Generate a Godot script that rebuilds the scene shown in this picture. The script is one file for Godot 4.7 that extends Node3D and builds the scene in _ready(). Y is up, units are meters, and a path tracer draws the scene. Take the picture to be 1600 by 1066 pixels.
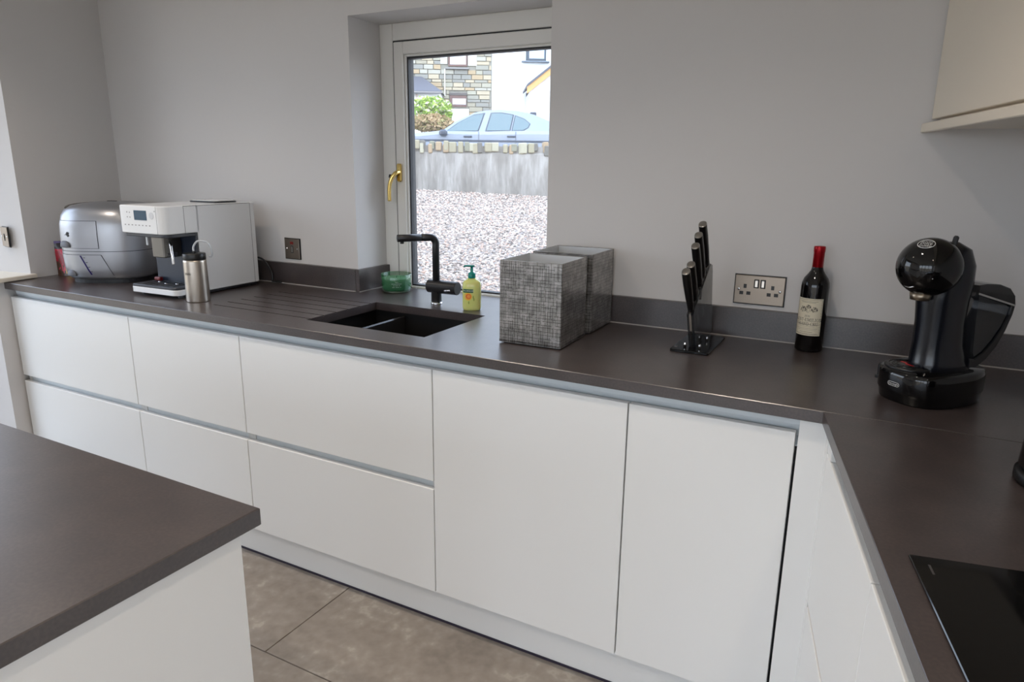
extends Node3D
# A kitchen corner: white handleless units under a dark stone worktop, a window onto a gravel yard.
# World: the inner face of the back wall is z = 0, x runs along it, y is up, the room lies at z > 0.

const TOP := 0.935          # height of the worktop
const UNDER := 0.906        # its underside
const ZW := 0.637           # front edge of the worktop
const ZF := 0.6216          # face of the drawer fronts
const SKEW := 0.1969        # the other wall of the corner stands at about 101 degrees
const EYE := Vector3(0.0747, 1.4435, 2.2221)
const FOCAL := 1086.64      # in pixels of a 1600 x 1066 frame

var M := {}
var names := {}
var view := Basis(Vector3(0.880876, 0.011612, -0.473205), Vector3(-0.124781, 0.970035, -0.208477), Vector3(0.456604, 0.242689, 0.855929))
var out_turn := 0.5376      # the yard, car and houses are seen square on
var rng := RandomNumberGenerator.new()

func _ready() -> void:
	rng.seed = 7
	setup_camera_and_light()
	make_materials()
	room()
	window_unit()
	units()
	worktops()
	island()
	wall_cabinets()
	sockets()
	sink_and_tap()
	air_fryer()
	snack_pouch()
	coffee_machine()
	milk_flask()
	candle()
	soap()
	planters()
	knife_block()
	wine()
	capsule_machine()
	hob()
	kettle()
	outside()

# ------------------------------------------------------------------ camera and light
func setup_camera_and_light() -> void:
	var cam := Camera3D.new()
	cam.name = "camera"
	cam.transform = Transform3D(view, EYE)
	cam.keep_aspect = Camera3D.KEEP_HEIGHT
	cam.fov = 52.256
	cam.near = 0.02
	cam.far = 300.0
	add_child(cam)
	cam.current = true
	var env := Environment.new()
	env.background_mode = Environment.BG_SKY
	var sky := Sky.new()
	var sm := ProceduralSkyMaterial.new()
	sm.sky_top_color = Color(0.80, 0.87, 0.97)
	sm.sky_horizon_color = Color(0.93, 0.965, 1.0)
	sm.ground_horizon_color = Color(0.62, 0.61, 0.59)
	sm.ground_bottom_color = Color(0.50, 0.49, 0.47)
	sm.energy_multiplier = 5.2
	sm.sun_angle_max = 1.0
	sky.sky_material = sm
	env.sky = sky
	env.tonemap_mode = Environment.TONE_MAPPER_LINEAR
	env.tonemap_exposure = 1.04
	env.sdfgi_enabled = true
	env.ssao_enabled = true
	env.ssil_enabled = true
	var we := WorldEnvironment.new()
	we.name = "world_environment"
	we.environment = env
	add_child(we)

# ------------------------------------------------------------------ node helpers
func numbered(called: String) -> String:
	if not names.has(called):
		names[called] = 0
		return called
	names[called] += 1
	return "%s_%03d" % [called, names[called]]

func thing(called: String, label: String, category: String, at := Vector3.ZERO, turn := 0.0, group := "") -> Node3D:
	var o := Node3D.new()
	o.name = numbered(called)
	add_child(o)
	o.position = at
	o.rotation.y = turn
	tag(o, label, category, group)
	return o

func tag(o: Node, label: String, category: String, group := "", kind := "") -> void:
	if label != "":
		o.set_meta("label", label)
	if category != "":
		o.set_meta("category", category)
	if group != "":
		o.set_meta("group", group)
	if kind != "":
		o.set_meta("kind", kind)

func put(called: String, mesh: Mesh, mat: Material, parent: Node = self, at := Vector3.ZERO) -> MeshInstance3D:
	var o := MeshInstance3D.new()
	o.name = numbered(called) if parent == self else called
	o.mesh = mesh
	o.material_override = mat
	parent.add_child(o, true)
	o.position = at
	return o

func obj(called: String, st: SurfaceTool, mat: Material, parent: Node = self, at := Vector3.ZERO) -> MeshInstance3D:
	return put(called, done(st), mat, parent, at)

func struct(called: String, st: SurfaceTool, mat: Material, label: String, category: String) -> MeshInstance3D:
	var o := obj(called, st, mat)
	tag(o, label, category, "", "structure")
	return o

# ------------------------------------------------------------------ mesh helpers
func mb(smooth := false) -> SurfaceTool:
	var st := SurfaceTool.new()
	st.begin(Mesh.PRIMITIVE_TRIANGLES)
	st.set_smooth_group(1 if smooth else -1)
	return st

func done(st: SurfaceTool) -> ArrayMesh:
	st.generate_normals()
	return st.commit()

func tri(st: SurfaceTool, a: Vector3, b: Vector3, c: Vector3) -> void:   # counterclockwise seen from outside
	if a.is_equal_approx(b) or b.is_equal_approx(c) or a.is_equal_approx(c):
		return
	st.add_vertex(a)
	st.add_vertex(c)
	st.add_vertex(b)

func quad(st: SurfaceTool, a: Vector3, b: Vector3, c: Vector3, d: Vector3) -> void:
	tri(st, a, b, c)
	tri(st, a, c, d)

func bbox(st: SurfaceTool, c: Vector3, s: Vector3, b := 0.0, xf := Transform3D.IDENTITY) -> void:
	var h := s * 0.5
	b = minf(b, minf(h.x, minf(h.y, h.z)) * 0.9)
	var p := func(x: int, y: int, z: int, face: int) -> Vector3:
		var v := Vector3(x * (h.x - (b if face != 0 else 0.0)), y * (h.y - (b if face != 1 else 0.0)), z * (h.z - (b if face != 2 else 0.0)))
		return xf * (c + v)
	for s1 in [-1, 1]:
		var f: Array
		f = [p.call(s1, -1, -1, 0), p.call(s1, 1, -1, 0), p.call(s1, 1, 1, 0), p.call(s1, -1, 1, 0)]
		if s1 > 0: quad(st, f[0], f[1], f[2], f[3])
		else: quad(st, f[3], f[2], f[1], f[0])
		f = [p.call(-1, s1, -1, 1), p.call(-1, s1, 1, 1), p.call(1, s1, 1, 1), p.call(1, s1, -1, 1)]
		if s1 > 0: quad(st, f[0], f[1], f[2], f[3])
		else: quad(st, f[3], f[2], f[1], f[0])
		f = [p.call(-1, -1, s1, 2), p.call(1, -1, s1, 2), p.call(1, 1, s1, 2), p.call(-1, 1, s1, 2)]
		if s1 > 0: quad(st, f[0], f[1], f[2], f[3])
		else: quad(st, f[3], f[2], f[1], f[0])
	if b <= 0.0:
		return
	for s1 in [-1, 1]:
		for s2 in [-1, 1]:
			var k: int = s1 * s2
			var e := [p.call(-1, s1, s2, 1), p.call(1, s1, s2, 1), p.call(1, s1, s2, 2), p.call(-1, s1, s2, 2)]
			if k < 0: e.reverse()
			quad(st, e[3], e[2], e[1], e[0])
			e = [p.call(s1, -1, s2, 2), p.call(s1, 1, s2, 2), p.call(s1, 1, s2, 0), p.call(s1, -1, s2, 0)]
			if k < 0: e.reverse()
			quad(st, e[3], e[2], e[1], e[0])
			e = [p.call(s1, s2, -1, 0), p.call(s1, s2, 1, 0), p.call(s1, s2, 1, 1), p.call(s1, s2, -1, 1)]
			if k < 0: e.reverse()
			quad(st, e[3], e[2], e[1], e[0])
			for s3 in [-1, 1]:
				var t := [p.call(s1, s2, s3, 0), p.call(s1, s2, s3, 1), p.call(s1, s2, s3, 2)]
				if k * s3 > 0: tri(st, t[0], t[1], t[2])
				else: tri(st, t[2], t[1], t[0])

func box(x0: float, x1: float, y0: float, y1: float, z0: float, z1: float, b := 0.0) -> SurfaceTool:
	var st := mb()
	span(st, x0, x1, y0, y1, z0, z1, b)
	return st

func span(st: SurfaceTool, x0: float, x1: float, y0: float, y1: float, z0: float, z1: float, b := 0.0) -> void:
	bbox(st, Vector3(x0 + x1, y0 + y1, z0 + z1) * 0.5, Vector3(absf(x1 - x0), absf(y1 - y0), absf(z1 - z0)), b)

func ring(r: float, y: float, seg: int) -> PackedVector3Array:
	var out := PackedVector3Array()
	for k in seg:
		var a := TAU * k / seg
		out.append(Vector3(r * cos(a), y, -r * sin(a)))
	return out

func loft(st: SurfaceTool, rings: Array, xf := Transform3D.IDENTITY, cap0 := true, cap1 := true) -> void:
	var n: int = rings[0].size()
	for i in rings.size() - 1:
		for j in n:
			var k := (j + 1) % n
			quad(st, xf * rings[i][j], xf * rings[i][k], xf * rings[i + 1][k], xf * rings[i + 1][j])
	for side in 2:
		if (side == 0 and not cap0) or (side == 1 and not cap1):
			continue
		var rg: PackedVector3Array = rings[0] if side == 0 else rings[rings.size() - 1]
		var c := Vector3.ZERO
		for v in rg:
			c += v
		c /= n
		for j in n:
			var k := (j + 1) % n
			if side == 0: tri(st, xf * c, xf * rg[k], xf * rg[j])
			else: tri(st, xf * c, xf * rg[j], xf * rg[k])

func lathe(st: SurfaceTool, prof: Array, seg := 40, xf := Transform3D.IDENTITY, cap0 := true, cap1 := true) -> void:
	var rings := []
	for p in prof:
		rings.append(ring(maxf(p[0], 0.0), p[1], seg))
	loft(st, rings, xf, cap0, cap1)

func poly_area(p: PackedVector2Array) -> float:
	var a := 0.0
	for i in p.size():
		a += p[i].cross(p[(i + 1) % p.size()])
	return a * 0.5

func inset(p: PackedVector2Array, d: float) -> PackedVector2Array:
	var out := PackedVector2Array()
	var n := p.size()
	for i in n:
		var e0 := (p[i] - p[(i + n - 1) % n]).normalized()
		var e1 := (p[(i + 1) % n] - p[i]).normalized()
		var n0 := Vector2(-e0.y, e0.x)
		var n1 := Vector2(-e1.y, e1.x)
		var m := n0 + n1
		var l := m.length_squared()
		if l < 1e-6:
			out.append(p[i] + n0 * d)
		else:
			out.append(p[i] + m * (2.0 * d / l))
	return out

# A prism of a polygon in the local xy plane, from z0 to z1, with its rims chamfered by b.
func extrude(st: SurfaceTool, poly: PackedVector2Array, z0: float, z1: float, xf := Transform3D.IDENTITY, b := 0.0) -> void:
	var p := poly
	if poly_area(p) < 0.0:
		p = p.duplicate()
		p.reverse()
	var inner := inset(p, b) if b > 0.0 else p
	var lv := [[inner, z0], [p, z0 + b], [p, z1 - b], [inner, z1]] if b > 0.0 else [[p, z0], [p, z1]]
	var n := p.size()
	for i in lv.size() - 1:
		for j in n:
			var k := (j + 1) % n
			var a: Vector2 = lv[i][0][j]
			var c: Vector2 = lv[i][0][k]
			var d: Vector2 = lv[i + 1][0][k]
			var e: Vector2 = lv[i + 1][0][j]
			quad(st, xf * Vector3(a.x, a.y, lv[i][1]), xf * Vector3(c.x, c.y, lv[i][1]), xf * Vector3(d.x, d.y, lv[i + 1][1]), xf * Vector3(e.x, e.y, lv[i + 1][1]))
	var t := Geometry2D.triangulate_polygon(inner)
	for i in range(0, t.size(), 3):
		var a := inner[t[i]]
		var c := inner[t[i + 1]]
		var d := inner[t[i + 2]]
		if (c - a).cross(d - a) < 0.0:
			var s := c
			c = d
			d = s
		tri(st, xf * Vector3(a.x, a.y, z1), xf * Vector3(c.x, c.y, z1), xf * Vector3(d.x, d.y, z1))
		tri(st, xf * Vector3(a.x, a.y, z0), xf * Vector3(d.x, d.y, z0), xf * Vector3(c.x, c.y, z0))

# a floor-plan polygon of (x, z) made into a slab between two heights
func slab(st: SurfaceTool, plan: Array, y0: float, y1: float, b := 0.0) -> void:
	var p := PackedVector2Array()
	for v in plan:
		p.append(Vector2(v[0], -v[1]))
	extrude(st, p, y0, y1, Transform3D(Basis(Vector3.RIGHT, Vector3(0, 0, -1), Vector3.UP), Vector3.ZERO), b)

# a side-view polygon of (z, y) made into a prism across x
func across(st: SurfaceTool, prof: Array, x0: float, x1: float, b := 0.0) -> void:
	var p := PackedVector2Array()
	for v in prof:
		p.append(Vector2(v[0], v[1]))
	extrude(st, p, -x1, -x0, Transform3D(Basis(Vector3(0, 0, 1), Vector3.UP, Vector3(-1, 0, 0)), Vector3.ZERO), b)

func rounded(x0: float, x1: float, z0: float, z1: float, r: Array, seg := 6) -> Array:   # radii at (x0,z0) (x1,z0) (x1,z1) (x0,z1)
	var out := []
	var c := [[x0 + r[0], z0 + r[0], PI], [x1 - r[1], z0 + r[1], 1.5 * PI], [x1 - r[2], z1 - r[2], 0.0], [x0 + r[3], z1 - r[3], 0.5 * PI]]
	for i in 4:
		if r[i] <= 0.0:
			out.append([c[i][0], c[i][1]])
			continue
		for k in seg + 1:
			var a: float = c[i][2] + PI * 0.5 * k / seg
			out.append([c[i][0] + r[i] * cos(a), c[i][1] + r[i] * sin(a)])
	return out

func tube(st: SurfaceTool, pts: Array, r: float, seg := 12, xf := Transform3D.IDENTITY, r_end := -1.0) -> void:
	var rings := []
	var t0: Vector3 = (pts[1] - pts[0]).normalized()
	var u := t0.cross(Vector3.UP if absf(t0.y) < 0.9 else Vector3.RIGHT).normalized()
	for i in pts.size():
		var t: Vector3
		if i == 0: t = t0
		elif i == pts.size() - 1: t = (pts[i] - pts[i - 1]).normalized()
		else: t = ((pts[i + 1] - pts[i]).normalized() + (pts[i] - pts[i - 1]).normalized()).normalized()
		u = (u - t * u.dot(t)).normalized()
		var v := t.cross(u)
		var rr := r if r_end < 0.0 else lerpf(r, r_end, float(i) / (pts.size() - 1))
		var rg := PackedVector3Array()
		for k in seg:
			var a := TAU * k / seg
			rg.append(pts[i] + u * (rr * cos(a)) + v * (rr * sin(a)))
		rings.append(rg)
	loft(st, rings, xf)

func spline(ctrl: Array, steps := 8) -> Array:
	var out := []
	for i in ctrl.size() - 1:
		var a: Vector3 = ctrl[maxi(i - 1, 0)]
		var b: Vector3 = ctrl[i]
		var c: Vector3 = ctrl[i + 1]
		var d: Vector3 = ctrl[mini(i + 2, ctrl.size() - 1)]
		for k in steps:
			out.append(b.cubic_interpolate(c, a, d, float(k) / steps))
	out.append(ctrl[ctrl.size() - 1])
	return out

func lettering(text: String, height: float, serif: bool, place: Callable, squeeze := 1.0) -> ArrayMesh:
	var tm := TextMesh.new()
	var f := SystemFont.new()
	f.font_names = PackedStringArray(["Droid Serif" if serif else "Droid Sans"])
	tm.font = f
	tm.font_size = 32
	tm.pixel_size = height / 24.0
	tm.depth = 0.0
	tm.curve_step = 2.0
	tm.text = text
	var arr := tm.get_mesh_arrays()
	var v: PackedVector3Array = arr[Mesh.ARRAY_VERTEX]
	var idx = arr[Mesh.ARRAY_INDEX]
	var st := mb()
	if idx != null and idx.size() > 0:
		for i in idx:
			st.add_vertex(place.call(Vector2(v[i].x * squeeze, v[i].y)))
	else:
		for p in v:
			st.add_vertex(place.call(Vector2(p.x * squeeze, p.y)))
	return done(st)

func flat_text(called: String, text: String, height: float, serif: bool, mat: Material, parent: Node, origin: Vector3, right: Vector3, up: Vector3, squeeze := 1.0) -> void:
	put(called, lettering(text, height, serif, func(p: Vector2) -> Vector3: return origin + right * p.x + up * p.y, squeeze), mat, parent)

# ------------------------------------------------------------------ materials
func mat(c: Color, rough := 0.5, metal := 0.0) -> StandardMaterial3D:
	var m := StandardMaterial3D.new()
	m.albedo_color = c
	m.roughness = rough
	m.metallic = metal
	return m

func rgb(r: int, g: int, b: int) -> Color:
	return Color(r / 255.0, g / 255.0, b / 255.0)

func noise(freq: float, seed_: int, oct := 4, kind := FastNoiseLite.TYPE_SIMPLEX_SMOOTH) -> FastNoiseLite:
	var n := FastNoiseLite.new()
	n.seed = seed_
	n.frequency = freq
	n.noise_type = kind
	n.fractal_octaves = oct
	return n

func ramp(n: FastNoiseLite, size: int, stops: Array, fine: FastNoiseLite = null, fine_share := 0.3) -> ImageTexture:
	var a := n.get_seamless_image(size, size)
	var b: Image = fine.get_seamless_image(size, size) if fine else null
	var g := Gradient.new()
	g.offsets = PackedFloat32Array(stops.map(func(s): return s[0]))
	g.colors = PackedColorArray(stops.map(func(s): return s[1]))
	var im := Image.create(size, size, true, Image.FORMAT_RGB8)
	for y in size:
		for x in size:
			var v := a.get_pixel(x, y).r
			if b:
				v = lerpf(v, b.get_pixel(x, y).r, fine_share)
			im.set_pixel(x, y, g.sample(v))
	im.generate_mipmaps()
	return ImageTexture.create_from_image(im)

func textured(tex: Texture2D, scale: float, rough: float, metal := 0.0) -> StandardMaterial3D:
	var m := mat(Color.WHITE, rough, metal)
	m.albedo_texture = tex
	m.uv1_triplanar = true
	m.uv1_world_triplanar = true
	m.uv1_scale = Vector3.ONE * scale
	return m

func glass(c: Color, alpha: float, rough := 0.0) -> StandardMaterial3D:
	var m := mat(Color(c.r, c.g, c.b, alpha), rough)
	m.transparency = BaseMaterial3D.TRANSPARENCY_ALPHA
	return m

func make_materials() -> void:
	M.wall = mat(rgb(209, 206, 204), 0.9)
	M.ceiling = mat(rgb(238, 238, 236), 0.9)
	M.upvc = mat(rgb(226, 224, 219), 0.35)
	M.unit = mat(rgb(231, 231, 229), 0.38)
	M.carcass = mat(rgb(214, 214, 212), 0.6)
	M.rail = mat(rgb(214, 220, 223), 0.4)
	M.dark_gap = mat(rgb(16, 15, 18), 0.7)
	M.worktop = textured(ramp(noise(0.018, 3, 5), 512, [[0.2, rgb(54, 47, 47)], [0.5, rgb(64, 56, 55)], [0.8, rgb(76, 67, 65)]], noise(0.25, 4, 3), 0.62), 1.1, 0.30)
	M.worktop.metallic_specular = 0.7
	M.sealant = mat(rgb(168, 162, 158), 0.5)
	M.tile = textured(ramp(noise(0.006, 11, 6), 512, [[0.1, rgb(116, 108, 99)], [0.4, rgb(132, 123, 114)], [0.56, rgb(139, 130, 121)], [0.68, rgb(147, 139, 129)], [0.74, rgb(162, 154, 144)], [0.82, rgb(148, 140, 130)]], noise(0.05, 12, 6), 0.5), 0.7, 0.42)
	M.grout = mat(rgb(92, 84, 78), 0.9)
	M.steel = mat(rgb(160, 156, 150), 0.3, 1.0)
	M.steel_dark = mat(rgb(150, 138, 122), 0.3, 1.0)
	M.chrome = mat(rgb(222, 222, 224), 0.08, 1.0)
	M.brass = mat(rgb(236, 206, 128), 0.12, 1.0)
	M.black = mat(rgb(14, 14, 15), 0.35)
	M.black_gloss = mat(rgb(8, 8, 9), 0.06)
	M.black_matt = mat(rgb(22, 21, 23), 0.5)
	M.granite = mat(rgb(22, 21, 21), 0.45)
	M.plastic_white = mat(rgb(226, 227, 228), 0.16)
	M.plastic_dark = mat(rgb(48, 50, 56), 0.35)
	M.navy = mat(rgb(34, 42, 58), 0.4)
	M.silver = mat(rgb(168, 169, 173), 0.36, 0.85)
	M.silver_dark = mat(rgb(98, 96, 96), 0.4, 0.7)
	M.print_dark = mat(rgb(40, 38, 38), 0.6)
	M.print_white = mat(rgb(225, 225, 225), 0.6)
	M.pane = glass(rgb(245, 250, 250), 0.05)
	M.gasket = mat(rgb(40, 41, 44), 0.6)

# ------------------------------------------------------------------ room
func left_x(z: float) -> float:
	return -3.357 + 0.15 * z

func run_point(x: float, z: float) -> Vector2:   # plan position in the frame of the other run
	return Vector2(x * cos(SKEW) + z * sin(SKEW), ZW - x * sin(SKEW) + z * cos(SKEW))

func room() -> void:
	var h := 2.45
	# back wall with the window opening
	var st := mb()
	var x0 := -3.85
	var x1 := 1.4
	span(st, x0, -1.835, -0.1, h, -0.36, 0.0)
	span(st, -0.978, x1, -0.1, h, -0.36, 0.0)
	span(st, -1.835, -0.978, -0.1, 0.89, -0.36, 0.0)
	span(st, -1.835, -0.978, 1.994, h, -0.36, 0.0)
	struct("wall_back", st, M.wall, "light grey painted wall with the deep window opening", "wall")
	# left wall: a stub up to the reveal of the glazed opening, a low wall under its sill, and the far end
	st = mb()
	slab(st, [[left_x(0.0), 0.0], [left_x(0.515), 0.515], [-3.85, 0.60], [-3.85, 0.0]], -0.1, h)
	slab(st, [[left_x(0.515), 0.515], [left_x(0.687), 0.687], [-3.85, 0.77], [-3.85, 0.60]], -0.1, 0.934)
	slab(st, [[left_x(0.515), 0.515], [left_x(2.25), 2.25], [-3.85, 2.25], [-3.85, 0.60]], 2.2, h)
	slab(st, [[left_x(2.25), 2.25], [left_x(5.2), 5.2], [-3.85, 5.2], [-3.85, 2.25]], -0.1, h)
	struct("wall_left", st, M.wall, "pale grey wall beside the silver cooker with a glazed opening", "wall")
	# wall of the other run
	st = mb()
	var a := run_point(0.645, -0.55)
	var b := run_point(0.645, 2.9)
	slab(st, [[a.x, a.y], [b.x, b.y], [b.x + 0.3, b.y], [a.x + 0.3, a.y]], -0.1, h)
	var c := run_point(0.645, 4.75)
	slab(st, [[b.x, b.y], [c.x, c.y], [c.x + 0.3, c.y], [b.x + 0.3, b.y]], 2.25, h)
	struct("wall_right", st, M.wall, "grey wall carrying the cream wall cupboards", "wall")
	# wall behind the camera with wide garden doors
	st = mb()
	span(st, -3.85, -2.6, -0.1, h, 5.2, 5.5)
	span(st, 1.3, 2.0, -0.1, h, 5.2, 5.5)
	span(st, -2.6, 1.3, 2.25, h, 5.2, 5.5)
	struct("wall_front", st, M.wall, "grey wall with wide garden doors", "wall")
	for i in 4:
		var dx := -2.6 + i * 0.975
		var d := obj("door_%d" % (i + 1), door_frame(dx, dx + 0.975, 0.0, 2.25, 5.33), M.upvc)
		tag(d, "white framed garden door leaf %d of four in the glazed wall" % (i + 1), "door", "", "structure")
		obj("pane", box(dx + 0.06, dx + 0.915, 0.06, 2.19, 5.345, 5.355), M.pane, d)
	# tall glazing in the wall past the hob run
	var gw := Node3D.new()
	gw.name = "window_3"
	add_child(gw)
	gw.transform = Transform3D(Basis(Vector3.UP, SKEW), Vector3(0, 0, ZW))
	tag(gw, "tall white framed glazing past the hob run", "window", "", "structure")
	obj("frame", door_frame_x(0.78, 2.74, 4.6, 0.0, 2.25), M.upvc, gw)
	obj("pane", box(0.80, 0.81, 0.06, 2.19, 2.98, 4.54), M.pane, gw)
	st = box(-3.9, 2.1, h, h + 0.2, -0.36, 5.5)
	struct("ceiling", st, M.ceiling, "plain white ceiling over the kitchen", "ceiling")
	# sill over the low wall
	st = mb()
	slab(st, [[left_x(0.50) + 0.024, 0.50], [left_x(0.70) + 0.024, 0.70], [-3.84, 0.785], [-3.84, 0.585]], 0.937, 0.956, 0.003)
	struct("trim_1", st, mat(rgb(226, 217, 202), 0.4), "cream sill slab over the low wall end", "sill")
	# the glazed opening beside the low wall
	var g := obj("window_2", door_frame_x(-3.62, 0.6, 2.24, 0.0, 2.2), M.upvc)
	tag(g, "tall white framed glazing beside the island", "window", "", "structure")
	obj("pane", box(-3.60, -3.59, 0.06, 2.14, 0.84, 2.18), M.pane, g)
	# floor of large tiles
	var fl := Node3D.new()
	fl.name = "floor"
	add_child(fl)
	tag(fl, "taupe stone-look floor of large tiles", "floor", "", "structure")
	obj("grout", box(-3.85, 2.1, -0.1, -0.003, -0.3, 5.5), M.grout, fl)
	var variants := []
	for v in 3:
		variants.append(done(box(-0.5985, 0.5985, -0.012, 0.0, -0.2985, 0.2985, 0.0012)))
	for row in 10:
		for col in 6:
			var x := -1.44 + (col - 2) * 1.2 + 0.6 + (0.0 if row % 2 == 1 else 0.6)
			var z := 0.96 + (row - 2) * 0.6 + 0.3
			if x < -3.9 or x > 2.2 or z > 5.6:
				continue
			put("tile", variants[(row + col) % 3], M.tile, fl, Vector3(x, 0, z))
	# warm downlights in the ceiling
	var over := ["over the aisle by the coffee machine", "over the aisle by the sink", "over the aisle by the cupboards", "over the far end of the island", "over the middle of the island", "over the open end of the island", "over the hob", "by the garden doors, island side", "by the garden doors, hob side"]
	var lamps := [[-2.6, 1.1], [-1.5, 1.1], [-0.4, 1.1], [-2.6, 2.6], [-1.5, 2.6], [-0.4, 2.6], [0.6, 2.2], [-1.5, 4.1], [-0.2, 4.1]]
	for k in lamps.size():
		var p: Array = lamps[k]
		var t := thing("downlight", "round recessed ceiling downlight " + over[k], "downlight", Vector3(p[0], h, p[1]), 0.0, "ceiling downlights")
		st = mb(true)
		lathe(st, [[0.03, -0.002], [0.032, -0.006], [0.045, -0.006], [0.048, -0.0005]], 24)
		obj("rim", st, M.upvc, t)
		var bulb := mat(rgb(255, 240, 220), 0.5)
		bulb.emission_enabled = true
		bulb.emission = Color(1.0, 0.86, 0.68)
		bulb.emission_energy_multiplier = 5.0
		st = mb()
		lathe(st, [[0.03, -0.004], [0.03, -0.001]], 24)
		obj("lamp_face", st, bulb, t)
		var l := SpotLight3D.new()
		l.name = "lamp"
		l.light_color = Color(1.0, 0.94, 0.87)
		l.light_energy = 0.95
		l.spot_angle = 62.0
		l.spot_range = 8.0
		l.spot_attenuation = 2.0
		l.light_size = 0.03
		l.shadow_enabled = true
		l.position = Vector3(0, -0.012, 0)
		l.rotation.x = -PI / 2
		t.add_child(l, true)

func door_frame(x0: float, x1: float, y0: float, y1: float, z: float) -> SurfaceTool:
	var st := mb()
	span(st, x0, x0 + 0.06, y0, y1, z - 0.03, z + 0.05, 0.004)
	span(st, x1 - 0.06, x1, y0, y1, z - 0.03, z + 0.05, 0.004)
	span(st, x0 + 0.06, x1 - 0.06, y0, y0 + 0.06, z - 0.03, z + 0.05, 0.004)
	span(st, x0 + 0.06, x1 - 0.06, y1 - 0.06, y1, z - 0.03, z + 0.05, 0.004)
	return st

func door_frame_x(x: float, z0: float, z1: float, y0: float, y1: float) -> SurfaceTool:
	var st := mb()
	z0 += 0.18
	span(st, x - 0.03, x + 0.05, y0, y1, z0, z0 + 0.06, 0.004)
	span(st, x - 0.03, x + 0.05, y0, y1, z1 - 0.06, z1, 0.004)
	span(st, x - 0.03, x + 0.05, y0, y0 + 0.06, z0 + 0.06, z1 - 0.06, 0.004)
	span(st, x - 0.03, x + 0.05, y1 - 0.06, y1, z0 + 0.06, z1 - 0.06, 0.004)
	return st

# ------------------------------------------------------------------ window
func bars(st: SurfaceTool, x0: float, x1: float, y0: float, y1: float, w: float, wb: float, z0: float, z1: float, b: float) -> void:
	span(st, x0, x0 + w, y0, y1, z0, z1, b)
	span(st, x1 - w, x1, y0, y1, z0, z1, b)
	span(st, x0 + w, x1 - w, y1 - w, y1, z0, z1, b)
	span(st, x0 + w, x1 - w, y0, y0 + wb, z0, z1, b)

func window_unit() -> void:
	var w := Node3D.new()
	w.name = "window_1"
	add_child(w)
	tag(w, "white casement window with brass handle above the sink", "window", "", "structure")
	var z := -0.186
	var st := mb()
	bars(st, -1.835, -0.93, 0.84, 1.994, 0.066, 0.04, z - 0.07, z, 0.003)
	obj("frame", st, M.upvc, w)
	st = mb()
	bars(st, -1.7690, -0.996, 0.880, 1.928, 0.012, 0.012, z - 0.03, z - 0.0015, 0.0)
	obj("sash_seal", st, M.gasket, w)
	st = mb()
	bars(st, -1.7630, -1.0025, 0.884, 1.922, 0.047, 0.05, z - 0.06, z + 0.006, 0.003)
	obj("sash", st, M.upvc, w)
	st = mb()
	bars(st, -1.7160, -1.0495, 0.934, 1.875, 0.009, 0.009, z - 0.04, z - 0.002, 0.003)
	obj("glazing_bead", st, M.upvc, w)
	st = mb()
	bars(st, -1.7070, -1.0585, 0.943, 1.866, 0.006, 0.006, z - 0.045, z - 0.010, 0.0)
	obj("gasket", st, M.gasket, w)
	obj("pane", box(-1.7010, -1.0645, 0.949, 1.860, z - 0.026, z - 0.020), M.pane, w)
	# brass handle, its lever hanging over the outer frame
	var hn := Node3D.new()
	hn.name = "handle"
	w.add_child(hn)
	var hx := -1.742
	st = mb()
	span(st, hx - 0.012, hx + 0.012, 1.378, 1.452, z + 0.008, z + 0.02, 0.005)
	obj("back_plate", st, M.brass, hn)
	st = mb(true)
	tube(st, spline([Vector3(hx, 1.418, z + 0.016), Vector3(hx - 0.004, 1.412, z + 0.036), Vector3(hx - 0.016, 1.392, z + 0.046), Vector3(hx - 0.026, 1.355, z + 0.05), Vector3(hx - 0.029, 1.30, z + 0.048)], 8), 0.0095, 12, Transform3D.IDENTITY, 0.0075)
	obj("lever", st, M.brass, hn)
	st = mb(true)
	lathe(st, [[0.007, 0.0], [0.007, 0.012], [0.005, 0.013]], 16, Transform3D(Basis(Vector3.RIGHT, -0.3), Vector3(hx - 0.026, 1.395, z + 0.042)))
	obj("lock_button", st, M.black, hn)

# ------------------------------------------------------------------ base units
func shell(x0: float, x1: float, z1: float) -> SurfaceTool:
	var st := mb()
	var t := 0.018
	span(st, x0, x0 + t, 0.137, 0.828, 0.05, z1)
	span(st, x1 - t, x1, 0.137, 0.828, 0.05, z1)
	span(st, x0, x0 + t, 0.828, 0.9055, 0.05, 0.555)
	span(st, x1 - t, x1, 0.828, 0.9055, 0.05, 0.555)
	span(st, x0 + t, x1 - t, 0.137, 0.155, 0.05, z1)
	span(st, x0 + t, x1 - t, 0.155, 0.9, 0.05, 0.058)
	return st

func drawer_unit(x0: float, x1: float, label: String, parent: Node3D = null, z_face := ZF) -> Node3D:
	var t := thing("drawer_unit", label, "drawer unit", Vector3.ZERO, 0.0, "handleless drawer units")
	if parent:
		t.transform = parent.transform
	obj("carcass", shell(x0 + 0.0005, x1 - 0.0005, z_face - 0.0226), M.carcass, t)
	obj("drawer_front", box(x0 + 0.0015, x1 - 0.0015, 0.5172, 0.8706, z_face - 0.019, z_face, 0.0012), M.unit, t)
	obj("drawer_front", box(x0 + 0.0015, x1 - 0.0015, 0.138, 0.4898, z_face - 0.019, z_face, 0.0012), M.unit, t)
	var st := mb()
	across(st, [[z_face - 0.062, 0.462], [z_face - 0.024, 0.462], [z_face - 0.024, 0.468], [z_face - 0.025, 0.474], [z_face - 0.025, 0.532], [z_face - 0.024, 0.538], [z_face - 0.024, 0.544], [z_face - 0.062, 0.544]], x0 + 0.0187, x1 - 0.0187)
	obj("handle_channel", st, M.rail, t)
	return t

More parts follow.
